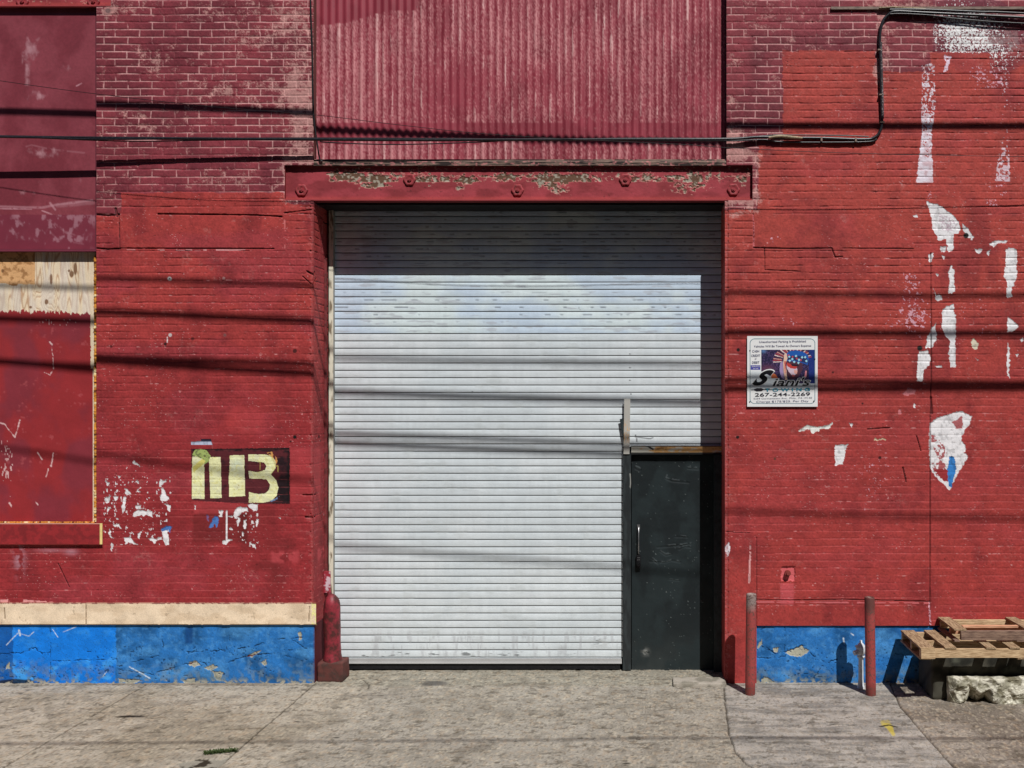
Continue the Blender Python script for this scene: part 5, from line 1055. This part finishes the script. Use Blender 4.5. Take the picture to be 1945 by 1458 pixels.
# ------------------------------------------------------------------ THE GROUND
def gpx(X, Y):
    dist = D + Y; return VX + X / dist * 1800.0, VY + 537.0 * D / dist
def wline(pts):      # photo pixels on the ground -> metres on the ground
    out = []
    for px, py in pts:
        dist = D * 537.0 / (py - VY); out.append(((px - VX) / 1800.0 * dist, dist - D))
    return out
def ground_fn(X, Y):
    n1 = fbm(X * 1.3, Y * 2.2, 5, 500); n2 = fbm(X * 9, Y * 9, 4, 501); g = vn(X * 66, Y * 40, 502); g2 = vn(X * 84, Y * 42, 503); g3 = vn(X * 38, Y * 30, 504)
    agg = mixc(np.broadcast_to(C(177, 168, 153, KG), X.shape + (3,)).copy(), C(158, 148, 131, KG), ss(.42, .66, n1)); 
    smo = mixc(np.broadcast_to(C(172, 166, 158, KG), X.shape + (3,)).copy(), C(140, 136, 130, KG), ss(.4, .65, fbm(X * 3, Y * 14, 4, 505)))
    brn = mixc(np.broadcast_to(C(156, 147, 136, KG), X.shape + (3,)).copy(), C(128, 118, 107, KG), ss(.4, .6, n1))
    l3 = wline([(1690, 1297), (1709, 1340), (1748, 1385), (1792, 1435), (1830, 1475)]); l4 = wline([(1374, 1290), (1377, 1330), (1384, 1390), (1398, 1430), (1420, 1452), (1470, 1480)])
    x3 = np.interp(-Y, [-p[1] for p in l3], [p[0] for p in l3]); x4 = np.interp(-Y, [-p[1] for p in l4], [p[0] for p in l4])
    col = np.where((X > x3)[..., None], brn, np.where((X > x4)[..., None], smo, agg)); rough = np.where((X > x4) & (X < x3), .55, 1.0)
    # greyer, smoother in front of the shutter
    gz = ss(-3.0, -2.2, X + .4 * (n1 - .5)) * (X < x4); col = mixc(col, C(158, 154, 146, KG), .55 * gz); apron = (Y > -.05 - .06 * n2).astype(np.float32) * (X > -3.2) * (X < .9); col = mixc(col, C(150, 146, 132, KG), .6 * apron)
    col = mixc(col, C(206, 194, 172, KG), .45 * rough * ss(.62, .85, g)); col = mixc(col, C(96, 88, 76, KG), .55 * (.45 + .55 * rough) * ss(.66, .86, g2)); col = mixc(col, C(182, 156, 126, KG), .25 * rough * (g3 > .72)); col = col * (1 + .35 * (vn(X * 240, Y * 130, 509) - .5))[..., None]
    col = mixc(col, C(110, 102, 90, KG), .35 * ss(.56, .7, n2) )
    dep = .0035 * rough * (g - .5) + .003 * rough * (g2 - .5) + .006 * (n1 - .5) + .003 * (n2 - .5)
    wob = .012 * (fbm(X * 14, Y * 14, 3, 506) - .5)
    for pts, wd in [([(600, 1296), (595, 1300), (520, 1365), (450, 1425), (405, 1463), (300, 1560)], .007), ([(277, 1300), (150, 1374), (22, 1447), (-80, 1508)], .006), ([(1690, 1297), (1709, 1340), (1748, 1385), (1792, 1435), (1830, 1475)], .006),
                    ([(1374, 1290), (1377, 1330), (1384, 1390), (1398, 1430), (1420, 1452), (1470, 1480)], .006), ([(1748, 1385), (1790, 1392), (1860, 1398)], .003), ([(1760, 1390), (1772, 1410)], .003), ([(700, 1285), (720, 1292), (760, 1290)], .006), ([(660, 1288), (690, 1290), (701, 1300), (699, 1308)], .006),
                    ([(0, 1301), (200, 1299.5), (400, 1300), (597, 1300)], .010), ([(1440, 1299), (1700, 1299)], .008), ([(640, 1282), (900, 1281), (1180, 1283), (1275, 1285)], .004)]:
        d = segdist(X + wob, Y + wob, wline(pts)); k = 1 - ss(wd * .6, wd * 1.6, d); col = mixc(col, C(62, 54, 44, KG), k * .85 * ss(.2, .45, n2 + .15)); dep = dep - .012 * k
    W = lambda x, y: wline([(x, y)])[0]
    for (x, y, rx, ry, a, c) in [(825, 1297, .16, .10, .75, (70, 68, 70)), (770, 1293, .3, .05, .3, (80, 78, 74)), (1000, 1300, .5, .06, .35, (96, 88, 78)), (1080, 1285, .10, .03, .5, (80, 76, 66)), (1025, 1286, .08, .025, .5, (80, 76, 66)), (740, 1320, .5, .1, .3, (110, 104, 98)), (245, 1360, .16, .030, 1.1, (46, 40, 32)), (330, 1298, 1.6, .03, .5, (104, 92, 82)), (640, 1400, .03, .02, .8, (70, 66, 60)), (1020, 1380, .02, .015, .8, (60, 56, 50)), (1260, 1395, .025, .012, .8, (64, 60, 54)), (480, 1330, .02, .012, .8, (60, 56, 50)), (1500, 1410, .25, .04, .4, (110, 106, 98)), (900, 1350, .8, .05, .25, (110, 106, 98)), (1190, 1340, .6, .10, .2, (110, 106, 96)),
                                  (580, 1358, .12, .03, .5, (96, 86, 70)), (565, 1370, .04, .02, .8, (60, 52, 44)), (860, 1410, .5, .2, .15, (110, 100, 94)), (1640, 1330, .2, .05, .35, (100, 96, 90)), (1190, 1450, .04, .012, 1.0, (50, 46, 38)), (1155, 1419, .05, .012, 1.0, (60, 54, 44)), (1585, 1375, .04, .012, .9, (80, 76, 66)), (190, 1385, .07, .010, .8, (60, 54, 44)), (100, 1390, .05, .01, .8, (70, 60, 50)), (1880, 1420, .05, .02, .8, (60, 54, 46))]:
        p = W(x, y); b_ = blob(X, Y, p[0], p[1], rx, ry); col = mixc(col, C(*c, KG), np.clip(a, 0, 1) * ss(.30, .8, b_ * (.55 + .9 * n2)))
    # small dark nicks everywhere
    nk = (fbm(X * 16, Y * 30, 3, 507) > .69); col = mixc(col, C(80, 72, 60, KG), nk * .55); dep = dep - .004 * nk
    p = wline([(1672, 1368), (1688, 1366), (1694, 1376), (1702, 1398), (1696, 1398), (1686, 1384), (1674, 1376)]); m = inpoly(X + wob, Y + wob, p); col = mixc(col, C(206, 186, 60, KG), m * .75 * ss(.35, .6, n2 + .1))
    k = 1 - ss(.006, .016, segdist(X + wob, Y, wline([(1672, 1379), (1690, 1376), (1702, 1380)]))); col = mixc(col, C(40, 34, 20, KG), k)
    p = wline([(340, 1448), (380, 1440), (420, 1442), (432, 1436), (425, 1450), (395, 1470), (340, 1462)]); m = inpoly(X + 2 * wob, Y + 2 * wob, p); col = mixc(col, C(150, 146, 134, KG), m * .8); col = mixc(col, C(56, 50, 40, KG), m * ss(.55, .6, n2)); dep = dep - .008 * m
    return col, dep
KERB = -2.5
xs = np.concatenate([[-40, -30, -20, -14, -11, -9, -8], np.arange(-7.2, 4.6, .009), [5, 6, 8, 12, 20, 30, 40]]); ys = np.concatenate([[KERB], np.arange(-2.35, .62, .011), [.9, 2, 6, 20]])
Xg, Yg = np.meshgrid(xs.astype(np.float32), ys.astype(np.float32)); cg, dg = ground_fn(Xg, Yg); dg = np.where((Xg < -7.2) | (Xg > 4.6) | (Yg < -2.3), 0, dg)
mb = MB(); mb.grid(Xg, Yg, dg - .0015, cg); go = mb.build('pavement', M_stone, attr=True); tag(go, kind='structure')
mb = MB(); mb.box(-40, 40, KERB - .15, KERB - .001, -.2, -.002); tag(mb.build('added_kerb', M_slab), kind='structure')  # unseen kerb, added close in so less pavement bounces light
M_asph = mat('asphalt', (.035, .035, .037), (.055, .055, .055), rough=.95, scale=40, bump=.4)
mb = MB(); mb.add([(-60, -60, -.15), (60, -60, -.15), (60, KERB - .14, -.15), (-60, KERB - .14, -.15)], [(0, 1, 2, 3)]); tag(mb.build('added_road', M_asph), kind='structure')  # unseen dark road, added to lessen light bounced onto the facade
# unseen warehouse block, added across the street to cut skylight on the facade
ob_ = empty('added_sky_blocker', (0, -15.5, 0)); tag(ob_, 'added unseen dark warehouse block across the street that cuts skylight', 'building')
M_ob = mat('blocker brick', (.10, .05, .04), (.06, .04, .035), rough=.9, scale=3); M_bd = mat('blocker window', (.06, .05, .04), rough=.8, scale=8)
mb = MB(); mb.box(-30, 30, -30, -15.5, -.15, 14.5); o = mb.build('wall', M_ob, None, loc=(0, -15.5, 0)); o.parent = ob_; o.location = (0, 0, 0)
mb = MB(); mb.box(-30.2, 30.2, -15.7, -15.3, 14.51, 14.9); o = mb.build('cornice', M_slab, None, loc=(0, -15.5, 0)); o.parent = ob_; o.location = (0, 0, 0)
for zz in (1.2, 5.6, 10.0):
    for k in range(10):
        x = -27 + k * 6; mb = MB(); mb.box(x, x + 2.2, -15.5, -15.43, zz, zz + 2.6); mb.box(x - .1, x + 2.3, -15.5, -15.35, zz - .15, zz - .002); o = mb.build('window', M_bd, None, loc=(0, -15.5, 0)); o.parent = ob_; o.location = (0, 0, 0)
# low concrete step beside the door jamb
def stepcol(X, Y, Zz):
    n = fbm(X * 14, Zz * 14 + Y * 14, 4, 520); return mixc(np.broadcast_to(C(176, 168, 156, 1.15), X.shape + (3,)).copy(), C(140, 134, 122, 1.15), ss(.42, .6, n))
mb = MB(); rough_block(mb, .29, .79, -.12, .10, -.03, .030, .012, .008, 41, stepcol, .012); tag(mb.build('door_step', M_stone, loc=(.29, -.1, 0), attr=True), 'low worn concrete step at the foot of the black door', 'step')

# ---- weeds in the joint
rs = np.random.RandomState(12); mb = MB()
M_weed = mat('weed green', (.045, .075, .02), (.08, .10, .03), rough=.7, scale=60, bump=0)
for i in range(320):
    t = rs.rand(); p = wline([(388 + 62 * t, 1432 - 6 * t + rs.normal(0, .9))])[0]; h = .008 + .02 * rs.rand(); a = rs.rand() * 6.28; l = .012 + .02 * rs.rand()
    x, y = p; dx, dy = math.cos(a) * l, math.sin(a) * l * .6; wx, wy = -math.sin(a) * .0035, math.cos(a) * .0035
    mb.add([(x - wx, y - wy, 0), (x + wx, y + wy, 0), (x + dx * .6 + wx, y + dy * .6 + wy, h), (x + dx * .6 - wx, y + dy * .6 - wy, h), (x + dx, y + dy, h * .8), (x + dx + .001, y + dy, h * .8)], [(0, 1, 2, 3), (3, 2, 5, 4)])
o = mb.build('weeds', M_weed); tag(o, 'small green weeds growing in the pavement joint', 'weeds', kind='stuff')
